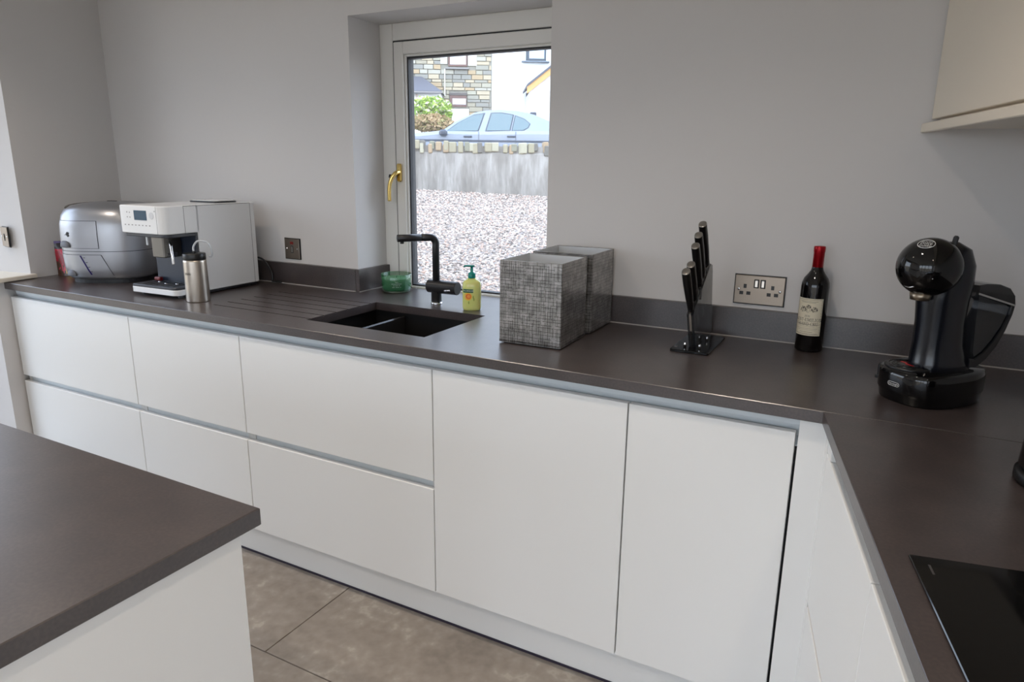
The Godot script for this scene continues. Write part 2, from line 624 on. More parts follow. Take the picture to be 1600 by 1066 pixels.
func units() -> void:
	drawer_unit(-3.2575, -2.4468, "wide white two-drawer unit under the coffee machine, at the wall end")
	drawer_unit(-2.4468, -1.8424, "narrow white two-drawer unit under the draining grooves")
	drawer_unit(-1.8424, -1.0422, "wide white two-drawer unit under the black sink")
	for d in [[-1.0422, -0.4457, "wide white cupboard with one plain door, under the silver planters"], [-0.4457, -0.0477, "narrow white cupboard with one plain door, beside the corner post"]]:
		var t := thing("cupboard_unit", d[2], "cupboard")
		obj("carcass", shell(d[0] + 0.0005, d[1] - 0.0045, ZF - 0.0226), M.carcass, t)
		obj("door", box(d[0] + 0.002, d[1] - (0.002 if d[1] < -0.3 else 0.0045), 0.138, 0.8706, ZF - 0.019, ZF, 0.0012), M.unit, t)
		if d[1] > -0.3:
			obj("door_seal", box(-0.052, -0.0462, 0.16, 0.827, 0.56, 0.6), M.dark_gap, t)
	# corner post between the two runs
	var st := mb()
	slab(st, [[-0.0455, ZF], [0.0122, ZF], [0.0172, 0.6465], [0.0375, 0.6423], [0.0253, 0.582], [-0.0455, 0.582]], 0.1375, 0.9055, 0.0008)
	var post := thing("corner_post", "plain white corner post where the two runs meet", "corner post")
	obj("upright", st, M.unit, post)
	st = mb()
	var rp := []
	for q in [[0.016, 0.0128], [0.016, 0.066], [0.036, 0.066], [0.036, 0.0128]]:
		var v := run_point(q[0], q[1])
		rp.append([v.x, v.y])
	slab(st, rp, 0.8465, 0.9055, 0.0008)
	obj("return_block", st, M.unit, post)
	# recessed handle rail under the worktop
	st = mb()
	across(st, [[0.5565, 0.829], [0.5965, 0.829], [0.5965, 0.833], [0.585, 0.852], [0.598, 0.882], [0.6, 0.9055], [0.5565, 0.9055]], -3.2565, -0.0465)
	tag(obj("handle_rail", st, M.rail), "long pale recessed handle rail under the sink worktop", "handle rail")
	# plinth
	var pl := thing("plinth", "long white plinth under the sink run units", "plinth")
	obj("board", box(-3.25, 0.03, 0.007, 0.1365, 0.557, 0.5754, 0.001), M.unit, pl)
	obj("floor_seal", box(-3.25, 0.03, 0.0, 0.007, 0.557, 0.5775), mat(rgb(46, 40, 56), 0.6), pl)
	# the other run, in its own frame: local x goes into the wall, local z along the run
	var fr := Node3D.new()
	fr.position = Vector3(0, 0, ZW)
	fr.rotation.y = SKEW
	var ends := [[0.0126, 0.527, "white two-drawer unit under the end of the induction hob"], [0.527, 1.13, "white two-drawer unit under the middle of the induction hob"], [1.13, 1.73, "white two-drawer unit past the induction hob"]]
	for e in ends:
		var t := thing("drawer_unit", e[2], "drawer unit", fr.position, SKEW, "handleless drawer units")
		var turn := Transform3D(Basis(Vector3.UP, -PI / 2), Vector3.ZERO)   # x along the run, z out of the fronts
		for part in [["carcass", shell(e[0] + 0.0005, e[1] - 0.0005, 0.599), M.carcass], ["drawer_front", box(e[0] + 0.0015, e[1] - 0.0015, 0.4755, 0.845, 0.6026, 0.6216, 0.0012), M.unit], ["drawer_front", box(e[0] + 0.0015, e[1] - 0.0015, 0.138, 0.4625, 0.6026, 0.6216, 0.0012), M.unit]]:
			var o := obj(part[0], part[1], part[2], t)
			o.transform = Transform3D(turn.basis, Vector3(0.6366, 0, 0))
	st = mb()
	across(st, [[0.5565, 0.829], [0.5965, 0.829], [0.5965, 0.833], [0.575, 0.842], [0.588, 0.872], [0.588, 0.9055], [0.5565, 0.9055]], 0.0665, 1.73)
	var rl := obj("handle_rail", st, M.rail)
	rl.transform = Transform3D(Basis(Vector3.UP, SKEW), fr.position) * Transform3D(Basis(Vector3.UP, -PI / 2), Vector3(0.6366, 0, 0))
	tag(rl, "pale recessed handle rail under the hob worktop", "handle rail")
	st = box(0.06, 1.73, 0.0, 0.136, 0.557, 0.575, 0.001)
	var p2 := obj("plinth", st, M.unit)
	p2.transform = rl.transform
	tag(p2, "white plinth under the hob run units", "plinth")
	fr.free()

# ------------------------------------------------------------------ worktops
func cutter(parent: CSGCombiner3D, called: String, c: Vector3, s: Vector3) -> void:
	var b := CSGBox3D.new()
	b.name = called
	b.operation = CSGShape3D.OPERATION_SUBTRACTION
	b.size = s
	b.position = c
	b.material = M.worktop
	parent.add_child(b, true)

func worktops() -> void:
	var w := CSGCombiner3D.new()
	w.name = "worktop"
	add_child(w)
	tag(w, "dark brown-grey stone worktop with sink cut-out and draining grooves", "worktop")
	var st := mb()
	var c := run_point(0.64, -0.52)
	var e := run_point(0.64, 0.0)
	var e2x := c.x + (e.x - c.x) * (ZW - c.y) / (e.y - c.y)
	slab(st, [[left_x(0.002) + 0.002, 0.002], [left_x(ZW), ZW], [0.0, ZW], [e2x, ZW], [run_point(0.64, -0.5219).x, 0.002], [-0.98, 0.002], [-0.98, -0.182], [-1.833, -0.182], [-1.833, 0.002]], UNDER, TOP, 0.0015)
	var base := CSGMesh3D.new()
	base.name = "slab"
	base.mesh = done(st)
	base.material = M.worktop
	w.add_child(base)
	cutter(w, "sink_hole", Vector3(-1.3775, 0.92, 0.34), Vector3(0.485, 0.2, 0.37))
	for z in [0.188, 0.25, 0.315, 0.378, 0.442, 0.506]:
		cutter(w, "groove", Vector3(-1.86, TOP, z), Vector3(0.48, 0.008, 0.007))
	# worktop of the other run
	st = mb()
	var a := run_point(0.0, 0.0)
	var b := run_point(0.0, 1.75)
	var d := run_point(0.64, 1.75)
	var slope := tan(SKEW)
	slab(st, [[0.0006 * slope, ZW + 0.0006], [b.x, b.y], [d.x, d.y], [e2x, ZW + 0.0006]], UNDER, TOP, 0.0012)
	tag(obj("worktop", st, M.worktop), "dark brown-grey stone worktop around the black hob", "worktop")
	# upstands with a bead of sealant
	var ups := [["upstand", -3.352, -1.835, "dark stone upstand behind the coffee machine"], ["upstand", -0.978, 0.515, "dark stone upstand behind the knife block and bottle"]]
	for u in ups:
		var t := thing(u[0], u[3], "upstand")
		obj("strip", box(u[1], u[2], TOP + 0.0005, 1.0267, 0.0005, 0.02, 0.001), M.worktop, t)
		obj("sealant", box(u[1], u[2], TOP, TOP + 0.003, 0.02, 0.0225), M.sealant, t)
	var r := thing("upstand", "short dark stone upstand in the window reveal behind the candle", "upstand")
	obj("strip", box(-1.8345, -1.815, TOP + 0.0005, 1.0267, -0.184, 0.0198, 0.001), M.worktop, r)
	obj("sealant", box(-1.815, -1.8125, TOP, TOP + 0.003, -0.184, 0.0225), M.sealant, r)

# ------------------------------------------------------------------ island
func island() -> void:
	var st := mb()
	slab(st, [[-0.7165, 1.5495], [-0.7165, 2.45], [-2.75, 2.45], [-2.75, 1.5495]], UNDER, TOP, 0.0015)
	tag(obj("island_worktop", st, M.worktop), "dark brown-grey stone slab on the white island", "worktop")
	var t := thing("island_unit", "white island base with a plain end panel", "island")
	obj("end_panel", box(-0.739, -0.7205, 0.0, 0.9055, 1.585, 2.42, 0.001), M.unit, t)
	obj("plinth_board", box(-2.7, -0.74, 0.0, 0.137, 1.65, 2.36), M.unit, t)
	obj("carcass", box(-2.7, -0.74, 0.137, 0.83, 1.61, 2.4), M.carcass, t)
	obj("handle_channel", box(-2.7, -0.74, 0.83, 0.9055, 1.64, 2.37), M.rail, t)
	for i in 3:
		obj("drawer_front", box(-2.7 + i * 0.653 + 0.0015, -2.7 + (i + 1) * 0.653 - 0.0015, 0.138, 0.8706, 1.589, 1.608, 0.0012), M.unit, t)

# ------------------------------------------------------------------ wall cupboards
func wall_cabinets() -> void:
	var cream := mat(rgb(226, 216, 200), 0.4)
	var turn := 0.235
	var at := Vector3(0.1163, 0, 0)
	# local x into the wall, local z along the run
	var cuts := [0.012, 0.595, 1.10, 1.60, 2.10]
	for i in 4:
		var t := thing("wall_cupboard", ["cream wall cupboard in the corner above the bottle", "cream wall cupboard over the near end of the hob run", "cream wall cupboard over the middle of the hob", "cream wall cupboard past the hob"][i], "wall cupboard", at, turn)
		obj("carcass", box(0.040, 0.325, 1.5685, 2.3, cuts[i] + 0.006 + i * 0.0, cuts[i + 1] - 0.0005), cream, t)
		obj("door", box(0.019, 0.039, 1.578, 2.3, cuts[i] + (0.004 if i == 0 else 0.0015), cuts[i + 1] - 0.0015, 0.002), cream, t)
	var r := thing("light_rail", "cream light rail along the bottom of the wall cupboards", "light rail", at, turn)
	obj("front_strip", box(0.0, 0.018, 1.5449, 1.568, 0.0045, 2.1, 0.002), cream, r)
	obj("base_board", box(0.019, 0.325, 1.551, 1.568, 0.08, 2.1), cream, r)

# ------------------------------------------------------------------ sockets and switches
func sockets() -> void:
	var plate := mat(rgb(150, 139, 128), 0.3, 1.0)
	var black: Material = M.black
	var t := thing("double_socket", "brushed steel double socket with black pin holes beside the wine bottle", "socket", Vector3(-0.2505, 1.0855, 0.0))
	obj("back_rim", box(-0.0755, 0.0755, -0.0465, 0.0465, 0.0005, 0.004), black, t)
	obj("face_plate", box(-0.073, 0.073, -0.044, 0.044, 0.004, 0.0075, 0.002), plate, t)
	for sx in [-1, 1]:
		var cx: float = sx * 0.0405 - 0.002
		obj("pin_hole", box(cx - 0.0045, cx + 0.0045, 0.004, 0.0165, 0.0072, 0.0079), black, t)
		obj("pin_hole", box(cx - 0.0155, cx - 0.0035 - 0.0005, -0.0165, -0.006, 0.0072, 0.0079), black, t)
		obj("pin_hole", box(cx + 0.0055, cx + 0.0175, -0.0165, -0.006, 0.0072, 0.0079), black, t)
		var sw := obj("switch", box(sx * 0.0095 - 0.0075, sx * 0.0095 + 0.0075, 0.006, 0.033, 0.0072, 0.009, 0.0008), black, t)
		obj("rocker", box(sx * 0.0095 - 0.0045, sx * 0.0095 + 0.0045, 0.009, 0.030, 0.009, 0.0115, 0.0015), M.chrome, sw)
		var st := mb(true)
		lathe(st, [[0.0042, 0.0], [0.0042, 0.0006], [0.003, 0.0014]], 14, Transform3D(Basis(Vector3.RIGHT, PI / 2), Vector3(sx * 0.0605, 0.0, 0.0074)))
		obj("screw", st, M.chrome, t)
	var spots := [[Vector3(-2.1935, 1.0885, 0.0), 0.0, "small brushed steel switched spur with red neon on the back wall", true], [Vector3(-3.392, 1.116, 0.535), 0.0, "small brushed steel light switch above the cream sill", false]]
	for s in spots:
		var u := thing("wall_switch", s[2], "switch", s[0], 0.0 if s[3] else -0.16, "single wall switches")
		obj("back_rim", box(-0.0455, 0.0455, -0.0455, 0.0455, 0.0005, 0.004), black, u)
		obj("face_plate", box(-0.043, 0.041, -0.0435, 0.0425, 0.004, 0.0075, 0.002), plate, u)
		obj("rocker_surround", box(-0.007, 0.007, -0.018, 0.013, 0.0072, 0.0085), black, u)
		obj("rocker", box(-0.0045, 0.004, -0.015, 0.010, 0.0085, 0.0105, 0.0012), M.steel, u)
		if s[3]:
			obj("neon_lens", box(-0.010, 0.009, 0.019, 0.030, 0.0072, 0.0085, 0.0008), mat(rgb(120, 24, 22), 0.2), u)
		for sx in [-1, 1]:
			var st := mb(true)
			lathe(st, [[0.0042, 0.0], [0.0042, 0.0006], [0.003, 0.0014]], 14, Transform3D(Basis(Vector3.RIGHT, PI / 2), Vector3(sx * 0.03, 0.0, 0.0074)))
			obj("screw", st, M.chrome, u)

# ------------------------------------------------------------------ sink and tap
func sink_and_tap() -> void:
	var t := thing("sink", "black composite undermount sink with a small and a large bowl", "sink")
	var st := mb()
	var x0 := -1.638
	var x1 := -1.117
	var z0 := 0.138
	var z1 := 0.542
	var yb := 0.735
	span(st, x0 - 0.01, x0, yb, 0.9055, z0 - 0.01, z1 + 0.01)
	span(st, x1, x1 + 0.01, yb, 0.9055, z0 - 0.01, z1 + 0.01)
	span(st, x0, x1, yb, 0.9055, z0 - 0.01, z0)
	span(st, x0, x1, yb, 0.9055, z1, z1 + 0.01)
	span(st, x0 - 0.01, x1 + 0.01, yb - 0.01, yb, z0 - 0.01, z1 + 0.01)
	obj("basin", st, M.granite, t)
	st = mb()
	span(st, -1.506, -1.494, yb, 0.893, z0, z1, 0.004)
	obj("divider", st, mat(rgb(46, 45, 45), 0.22), t)
	for x in [-1.572, -1.306]:
		st = mb(true)
		lathe(st, [[0.042, 0.0], [0.042, 0.003], [0.034, 0.0035], [0.03, 0.001], [0.0, 0.001]], 28, Transform3D(Basis(), Vector3(x, yb, 0.34)), true, false)
		obj("drain", st, M.steel, t)
	# tap
	var b := Vector3(-1.405, TOP, 0.062)
	var tap := thing("tap", "matt black angular mixer tap with chrome foot ring beside the sink", "tap", b)
	st = mb(true)
	lathe(st, [[0.0215, 0.0], [0.022, 0.002], [0.0215, 0.008], [0.019, 0.0085]], 32)
	obj("foot_ring", st, M.chrome, tap)
	var blk := mat(rgb(34, 33, 35), 0.34)
	st = mb(true)
	lathe(st, [[0.0195, 0.0085], [0.0195, 0.06], [0.0195, 0.083], [0.0125, 0.088]], 32)
	obj("column", st, blk, tap)
	st = mb()
	var side := Transform3D(Basis(Vector3(0, -1, 0), Vector3(1, 0, 0), Vector3(0, 0, 1)), Vector3(-0.034, 0.067, 0.0))
	lathe(st, [[0.023, 0.0], [0.025, 0.002], [0.025, 0.128], [0.0235, 0.13], [0.0, 0.13]], 40, side, true, false)
	obj("valve_body", st, blk, tap)
	st = mb(true)
	tube(st, spline([Vector3(0.052, 0.058, 0.0245), Vector3(0.064, 0.0605, 0.0285), Vector3(0.078, 0.062, 0.0245)], 6), 0.0035, 10)
	obj("lever_slot", st, M.chrome, tap)
	# pull-out spout swung over the small bowl
	var dir := Vector3(-0.62, 0.0, 0.785).normalized()
	var top := 0.252
	var pts := [Vector3(0, 0.088, 0), Vector3(0, 0.225, 0)]
	for k in range(0, 8):
		var a := PI * 0.5 * k / 7.0
		pts.append(Vector3(0, top - 0.022 + 0.022 * sin(a), 0) + dir * (0.022 - 0.022 * cos(a)))
	pts.append(Vector3(0, top, 0) + dir * 0.055)
	st = mb(true)
	tube(st, pts, 0.0135, 24)
	obj("riser", st, blk, tap)
	st = mb(true)
	tube(st, [Vector3(0, top, 0) + dir * 0.0565, Vector3(0, top, 0) + dir * 0.145], 0.0135, 24)
	obj("spray_head", st, blk, tap)
	st = mb(true)
	tube(st, [Vector3(0, top, 0) + dir * 0.128 + Vector3(0, -0.012, 0), Vector3(0, top - 0.02, 0) + dir * 0.128], 0.007, 16)
	obj("nozzle", st, blk, tap)

# ------------------------------------------------------------------ air fryer
func sup(ang: float, hx: float, hz: float, n: float) -> Vector2:   # ang from +z towards +x
	var s := sin(ang)
	var c := cos(ang)
	var k := pow(pow(absf(s) / hx, n) + pow(absf(c) / hz, n), -1.0 / n)
	return Vector2(s * k, c * k)

const FRY := [[0.018, 0.90], [0.03, 0.955], [0.06, 0.985], [0.12, 1.0], [0.2, 1.0], [0.25, 0.985], [0.285, 0.95], [0.31, 0.88], [0.326, 0.76], [0.335, 0.55], [0.34, 0.3], [0.341, 0.02]]

func fry_at(ang: float, y: float, off: float) -> Vector3:
	var f := 1.0
	for i in FRY.size() - 1:
		if y >= FRY[i][0] and y <= FRY[i + 1][0]:
			f = lerpf(FRY[i][1], FRY[i + 1][1], (y - FRY[i][0]) / (FRY[i + 1][0] - FRY[i][0]))
	var p := sup(ang, 0.19, 0.2, 2.9)
	var l := p.length()
	p = p * ((l * f + off) / l)
	return Vector3(p.x, y, p.y)

func fry_patch(a: Array, y: Array, off: float) -> SurfaceTool:   # corner angles [bottom0, bottom1, top0, top1]
	var st := mb(true)
	var n := maxi(14, int(absf(a[1] - a[0]) * 24.0))
	var m := 8
	for i in n:
		for j in m:
			var c := []
			for q in [[i, j], [i + 1, j], [i + 1, j + 1], [i, j + 1]]:
				var v := float(q[1]) / m
				var u := float(q[0]) / n
				c.append(fry_at(lerpf(lerpf(a[0], a[2], v), lerpf(a[1], a[3], v), u), lerpf(y[0], y[1], v), off))
			quad(st, c[0], c[1], c[2], c[3])
	return st

func air_fryer() -> void:
	var t := thing("air_fryer", "large rounded silver countertop cooker with front drawer beside the white coffee machine", "cooker", Vector3(-2.985, TOP, 0.285), 0.50)
	var st := mb(true)
	var rings := []
	for p in FRY:
		var rg := PackedVector3Array()
		for k in 72:
			rg.append(fry_at(-TAU * k / 72.0 + PI, p[0], 0.0))
		rg.reverse()
		rings.append(rg)
	loft(st, rings)
	obj("body", st, M.silver, t)
	st = mb()
	rings = []
	for y in [0.0, 0.018]:
		var rg := PackedVector3Array()
		for k in 48:
			var p := sup(TAU * k / 48.0, 0.163, 0.172, 2.9)
			rg.append(Vector3(p.x, y, p.y))
		rings.append(rg)
	loft(st, rings)
	obj("foot_ring", st, M.black_matt, t)
	# dark seam round the body, upper door and lower drawer each in a dark reveal
	obj("seam", fry_patch([-3.1, 3.1, -3.1, 3.1], [0.1385, 0.1405], 0.0006), M.dark_gap, t)
	obj("door_gap", fry_patch([-0.80, 0.155, -0.80, 0.155], [0.152, 0.268], 0.0004), M.dark_gap, t)
	var d := obj("door", fry_patch([-0.79, 0.145, -0.79, 0.145], [0.1535, 0.2665], 0.0022), M.silver, t)
	obj("drawer_gap", fry_patch([-0.66, 0.40, -0.80, 0.185], [0.027, 0.126], 0.0004), M.dark_gap, t)
	var w := obj("drawer", fry_patch([-0.65, 0.39, -0.79, 0.175], [0.0285, 0.1245], 0.0022), M.silver, t)
	obj("level_window", fry_patch([-0.10, -0.065, -0.27, -0.235], [0.04, 0.122], 0.0030), mat(rgb(44, 38, 92), 0.1), w)
	for k in 4:
		var y := 0.052 + 0.02 * k
		var a := lerpf(-0.10, -0.25, (y - 0.04) / 0.082)
		obj("level_mark", fry_patch([a + 0.03, a + 0.075, a + 0.03, a + 0.075], [y, y + 0.0022], 0.0030), M.print_dark, w)
	# raised grips
	for g in [[d, -0.60, 0.166, 0.034], [w, -0.56, 0.043, 0.03]]:
		st = mb(true)
		var c := fry_at(g[1], g[2], 0.0)
		var o := Vector3(c.x, 0, c.z).normalized()
		var u := Vector3(o.z, 0, -o.x)
		var rr := []
		for k in 7:
			var f := float(k) / 6.0
			var y: float = -0.010 + 0.026 * f
			var s := sqrt(maxf(1.0 - pow(f, 2.2), 0.0))
			var rg := PackedVector3Array()
			for q in 20:
				var a := TAU * q / 20.0
				rg.append(c + u * (g[3] * (0.45 + 0.55 * s) * cos(a)) + o * (0.014 * (0.35 + 0.65 * s) * sin(a)) + Vector3(0, y, 0))
			rr.append(rg)
		loft(st, rr)
		obj("grip", st, mat(rgb(104, 105, 110), 0.6, 0.5), g[0])
	# round maker's emblem on the door
	var e := fry_at(-0.50, 0.207, 0.003)
	var eo := Vector3(e.x, 0, e.z).normalized()
	var eu := Vector3(eo.z, 0, -eo.x)
	for q in [[0.004, 0.008, 0.006], [-0.002, 0.003, 0.0055], [0.005, -0.002, 0.005]]:
		st = mb()
		lathe(st, [[q[2], 0.0], [q[2] * 0.9, 0.0008]], 14, Transform3D(Basis(eu, eo, eu.cross(eo)), e + eu * q[0] + Vector3(0, q[1], 0)))
		obj("emblem", st, M.print_dark, d)
	flat_text("emblem_text", "RE", 0.006, false, M.print_dark, d, e - eu * 0.012 + eo * 0.0006, eu, Vector3.UP)
	# smoked oval window and a vent slot on the lid
	st = mb(true)
	rings = []
	for q in [[0.0, 1.0], [0.003, 0.97], [0.0045, 0.85], [0.005, 0.05]]:
		var rg := PackedVector3Array()
		for k in 36:
			var a := TAU * k / 36.0
			rg.append(Vector3(0.115 * q[1] * cos(a), q[0], -0.055 * q[1] * sin(a)))
		rings.append(rg)
	loft(st, rings, Transform3D(Basis(Vector3.RIGHT, 0.30), Vector3(-0.035, 0.321, 0.1)))
	obj("lid_window", st, mat(rgb(74, 68, 60), 0.15), t)
	st = mb()
	bbox(st, Vector3(0.0, 0.341, 0.0), Vector3(0.04, 0.004, 0.012), 0.001)
	obj("lid_vent", st, M.dark_gap, t)

func snack_pouch() -> void:
	var n := 64
	var im := Image.create(n, n, true, Image.FORMAT_RGB8)
	var f := noise(0.05, 21, 3)
	for y in n:
		for x in n:
			var v := f.get_noise_2d(x * 1.0, y * 0.6)
			var c := rgb(150, 24, 44)
			if v > 0.12: c = rgb(196, 46, 72)
			if y > 44 + v * 22.0: c = rgb(70, 44, 30)
			if y > 48 and v > 0.0 and x > 20: c = rgb(214, 178, 110)
			if y < 12: c = rgb(34, 26, 34)
			im.set_pixel(x, y, c)
	im.generate_mipmaps()
	var m := mat(Color.WHITE, 0.25)
	m.albedo_texture = ImageTexture.create_from_image(im)
	var t := thing("snack_pouch", "red and gold foil snack pouch wedged behind the silver cooker", "pouch", Vector3(-3.232, TOP, 0.365), 0.95)
	var st := mb(true)
	var nu := 14
	var nv := 12
	for side in [-1, 1]:
		for i in nu:
			for j in nv:
				var c := []
				for q in [[i, j], [i + 1, j], [i + 1, j + 1], [i, j + 1]]:
					var u: float = float(q[0]) / nu
					var v: float = float(q[1]) / nv
					var bulge := 0.028 * pow(1.0 - v, 0.6) * pow(sin(PI * u), 0.6) + 0.0005
					c.append([Vector3((u - 0.5) * 0.105, v * 0.15, side * bulge), Vector2(u, 1.0 - v)])
				var order := [0, 2, 1, 0, 3, 2] if side > 0 else [0, 1, 2, 0, 2, 3]
				for k in order:
					st.set_uv(c[k][1])
					st.add_vertex(c[k][0])
	obj("pouch_bag", st, m, t)
	st = mb()
	span(st, -0.0525, 0.0525, 0.146, 0.158, -0.001, 0.001)
	obj("seal", st, mat(rgb(96, 84, 130), 0.25), t)

# ------------------------------------------------------------------ bean-to-cup coffee machine
func coffee_machine() -> void:
	var t := thing("coffee_machine", "white bean-to-cup coffee machine with small blue display", "coffee machine", Vector3(-2.424, TOP, 0.31), 0.045)
	var st := mb()
	slab(st, rounded(-0.125, 0.125, -0.214, 0.088, [0.012, 0.012, 0.0, 0.0], 4), 0.014, 0.352, 0.003)
	slab(st, rounded(-0.125, 0.125, 0.08, 0.236, [0.0, 0.0, 0.036, 0.022], 8), 0.247, 0.352, 0.003)
	obj("housing", st, M.plastic_white, t)
	st = mb()
	slab(st, rounded(-0.122, 0.122, 0.07, 0.225, [0.0, 0.0, 0.03, 0.02], 6), 0.234, 0.2465, 0.002)
	span(st, 0.1175, 0.1255, 0.042, 0.2465, 0.0885, 0.0985, 0.003)
	obj("head_trim", st, M.plastic_dark, t)
	obj("brew_recess", box(-0.122, 0.117, 0.044, 0.233, 0.0885, 0.094), M.navy, t)
	st = mb()
	slab(st, rounded(-0.125, 0.125, 0.0885, 0.214, [0.0, 0.0, 0.025, 0.008], 6), 0.012, 0.034, 0.002)
	obj("drip_tray", st, M.plastic_white, t)
	st = mb()
	slab(st, rounded(-0.124, 0.124, 0.0885, 0.213, [0.0, 0.0, 0.025, 0.008], 6), 0.034, 0.044, 0.002)
	var gr := obj("drip_grid", st, M.plastic_dark, t)
	for k in 6:
		obj("slot", box(-0.09 + k * 0.032, -0.072 + k * 0.032, 0.0438, 0.0446, 0.12, 0.19), M.dark_gap, gr)
	for x in [-0.06, 0.0, 0.045]:
		st = mb(true)
		lathe(st, [[0.007, 0.0435], [0.006, 0.047], [0.0, 0.048]], 14, Transform3D(Basis(), Vector3(x, 0, 0.155 - absf(x) * 0.3)), true, false)
		obj("droplet_stud", st, M.chrome, gr)
	for p in [[-0.1, -0.19], [0.1, -0.19], [-0.1, 0.17], [0.1, 0.17]]:
		st = mb()
		lathe(st, [[0.014, 0.0], [0.014, 0.013]], 16, Transform3D(Basis(), Vector3(p[0], 0, p[1])))
		obj("foot", st, M.black_matt, t)
	obj("plinth_skirt", box(-0.118, 0.118, 0.004, 0.014, -0.205, 0.08), M.black_matt, t)
	# joints of the side panels
	obj("panel_joint", box(0.1246, 0.1253, 0.247, 0.350, 0.144, 0.1455), M.print_dark, t)
	obj("panel_joint", box(0.1246, 0.1253, 0.016, 0.350, -0.1855, -0.184), M.silver_dark, t)
	obj("panel_joint", box(0.1246, 0.1253, 0.349, 0.3505, -0.184, 0.144), M.print_dark, t)
	# control panel on the front of the head
	var f := 0.236
	obj("panel_joint", box(0.0875, 0.0885, 0.248, 0.35, f - 0.001, f + 0.0004), M.silver_dark, t)
	var screen := mat(rgb(24, 66, 92), 0.08)
	obj("display", box(-0.033, 0.036, 0.298, 0.334, f, f + 0.0012, 0.0004), screen, t)
	st = mb()
	lathe(st, [[0.0125, 0.0], [0.012, 0.001]], 28, Transform3D(Basis(Vector3.RIGHT, PI / 2), Vector3(0.062, 0.316, f)))
	obj("touch_ring", st, mat(rgb(198, 199, 202), 0.3), t)
	for p in [[-0.072, 0.326], [-0.057, 0.325], [-0.072, 0.308], [-0.057, 0.307], [0.081, 0.333]]:
		obj("touch_key", box(p[0] - 0.0025, p[0] + 0.0025, p[1] - 0.0022, p[1] + 0.0022, f, f + 0.0004), mat(rgb(150, 148, 148), 0.4), t)
	for k in 8:
		var x := -0.088 + k * 0.0195
		obj("touch_key", box(x - 0.0035, x + 0.0035, 0.2765, 0.2805, f, f + 0.0004), mat(rgb(140, 138, 138), 0.4), t)
	# steel spout block and chrome milk pipe
	var sp := Node3D.new()
	sp.name = "spout"
	t.add_child(sp)
	st = mb()
	slab(st, rounded(-0.036, 0.036, 0.096, 0.176, [0.004, 0.004, 0.008, 0.008], 4), 0.150, 0.233, 0.003)
	obj("spout_block", st, mat(rgb(112, 108, 102), 0.35, 1.0), sp)
	for k in 3:
		obj("spout_ridge", box(0.0362, 0.0368, 0.155 + k * 0.005, 0.1575 + k * 0.005, 0.12, 0.165), M.chrome, sp)
	st = mb(true)
	tube(st, spline([Vector3(0.03, 0.208, 0.15), Vector3(0.055, 0.212, 0.165), Vector3(0.078, 0.205, 0.178), Vector3(0.088, 0.17, 0.184), Vector3(0.091, 0.13, 0.185)], 8), 0.0052, 12)
	obj("milk_pipe", st, M.chrome, sp)
	obj("steam_tab", box(-0.062, -0.052, 0.195, 0.233, 0.17, 0.178, 0.002), M.plastic_white, t)
	obj("float_marker", box(-0.118, -0.085, 0.0442, 0.058, 0.1, 0.118, 0.003), mat(rgb(120, 22, 24), 0.3), t)
	# bean hopper lid and the mains lead
	st = mb()
	slab(st, rounded(-0.10, 0.07, -0.185, -0.06, [0.03, 0.03, 0.03, 0.03], 5), 0.352, 0.357, 0.002)
	obj("hopper_lid", st, M.plastic_dark, t)
	st = mb()
	slab(st, rounded(-0.094, 0.064, -0.179, -0.066, [0.03, 0.03, 0.03, 0.03], 5), 0.357, 0.3605, 0.0015)
	obj("hopper_cover", st, M.plastic_white, t)
	st = mb(true)
	tube(st, spline([Vector3(0.06, 0.12, -0.213), Vector3(0.09, 0.105, -0.262), Vector3(0.118, 0.075, -0.272), Vector3(0.138, 0.04, -0.272), Vector3(0.142, 0.012, -0.268), Vector3(0.150, 0.008, -0.262), Vector3(0.19, 0.006, -0.272)], 8), 0.004, 10)
	obj("mains_lead", st, M.black, t)

func milk_flask() -> void:
	var t := thing("milk_flask", "slim brushed steel milk flask with black lid and clear hose", "flask", Vector3(-2.206, TOP, 0.487))
	var st := mb(true)
	lathe(st, [[0.0405, 0.0], [0.0422, 0.0015], [0.0425, 0.004], [0.0412, 0.15], [0.0408, 0.156], [0.039, 0.158]], 48)
	obj("steel_body", st, mat(rgb(190, 180, 168), 0.33, 1.0), t)
	st = mb(true)
	lathe(st, [[0.0395, 0.158], [0.0405, 0.160], [0.0405, 0.179], [0.039, 0.182], [0.0, 0.1825]], 48, Transform3D.IDENTITY, true, false)
	var lid := obj("lid", st, M.black, t)
	st = mb(true)
	tube(st, spline([Vector3(0.0, 0.182, 0.0), Vector3(-0.002, 0.205, -0.002), Vector3(0.012, 0.226, -0.012), Vector3(0.036, 0.222, -0.034), Vector3(0.044, 0.196, -0.042), Vector3(0.036, 0.17, -0.05), Vector3(0.012, 0.165, -0.056)], 8), 0.0036, 12)
	var hose := glass(rgb(214, 218, 222), 0.62, 0.1)
	obj("hose", st, hose, t)
	st = mb()
	lathe(st, [[0.005, 0.182], [0.005, 0.19]], 14)
	obj("hose_socket", st, M.black, lid)
	var view_ang := atan2(EYE.x + 2.206, EYE.z - 0.487) - 0.75
	put("maker_name", lettering("Miele", 0.0085, false, func(p: Vector2) -> Vector3:
		var a := view_ang + p.x / 0.042
		return Vector3(0.0424 * sin(a), 0.108 + p.y, 0.0424 * cos(a))), M.print_dark, t)

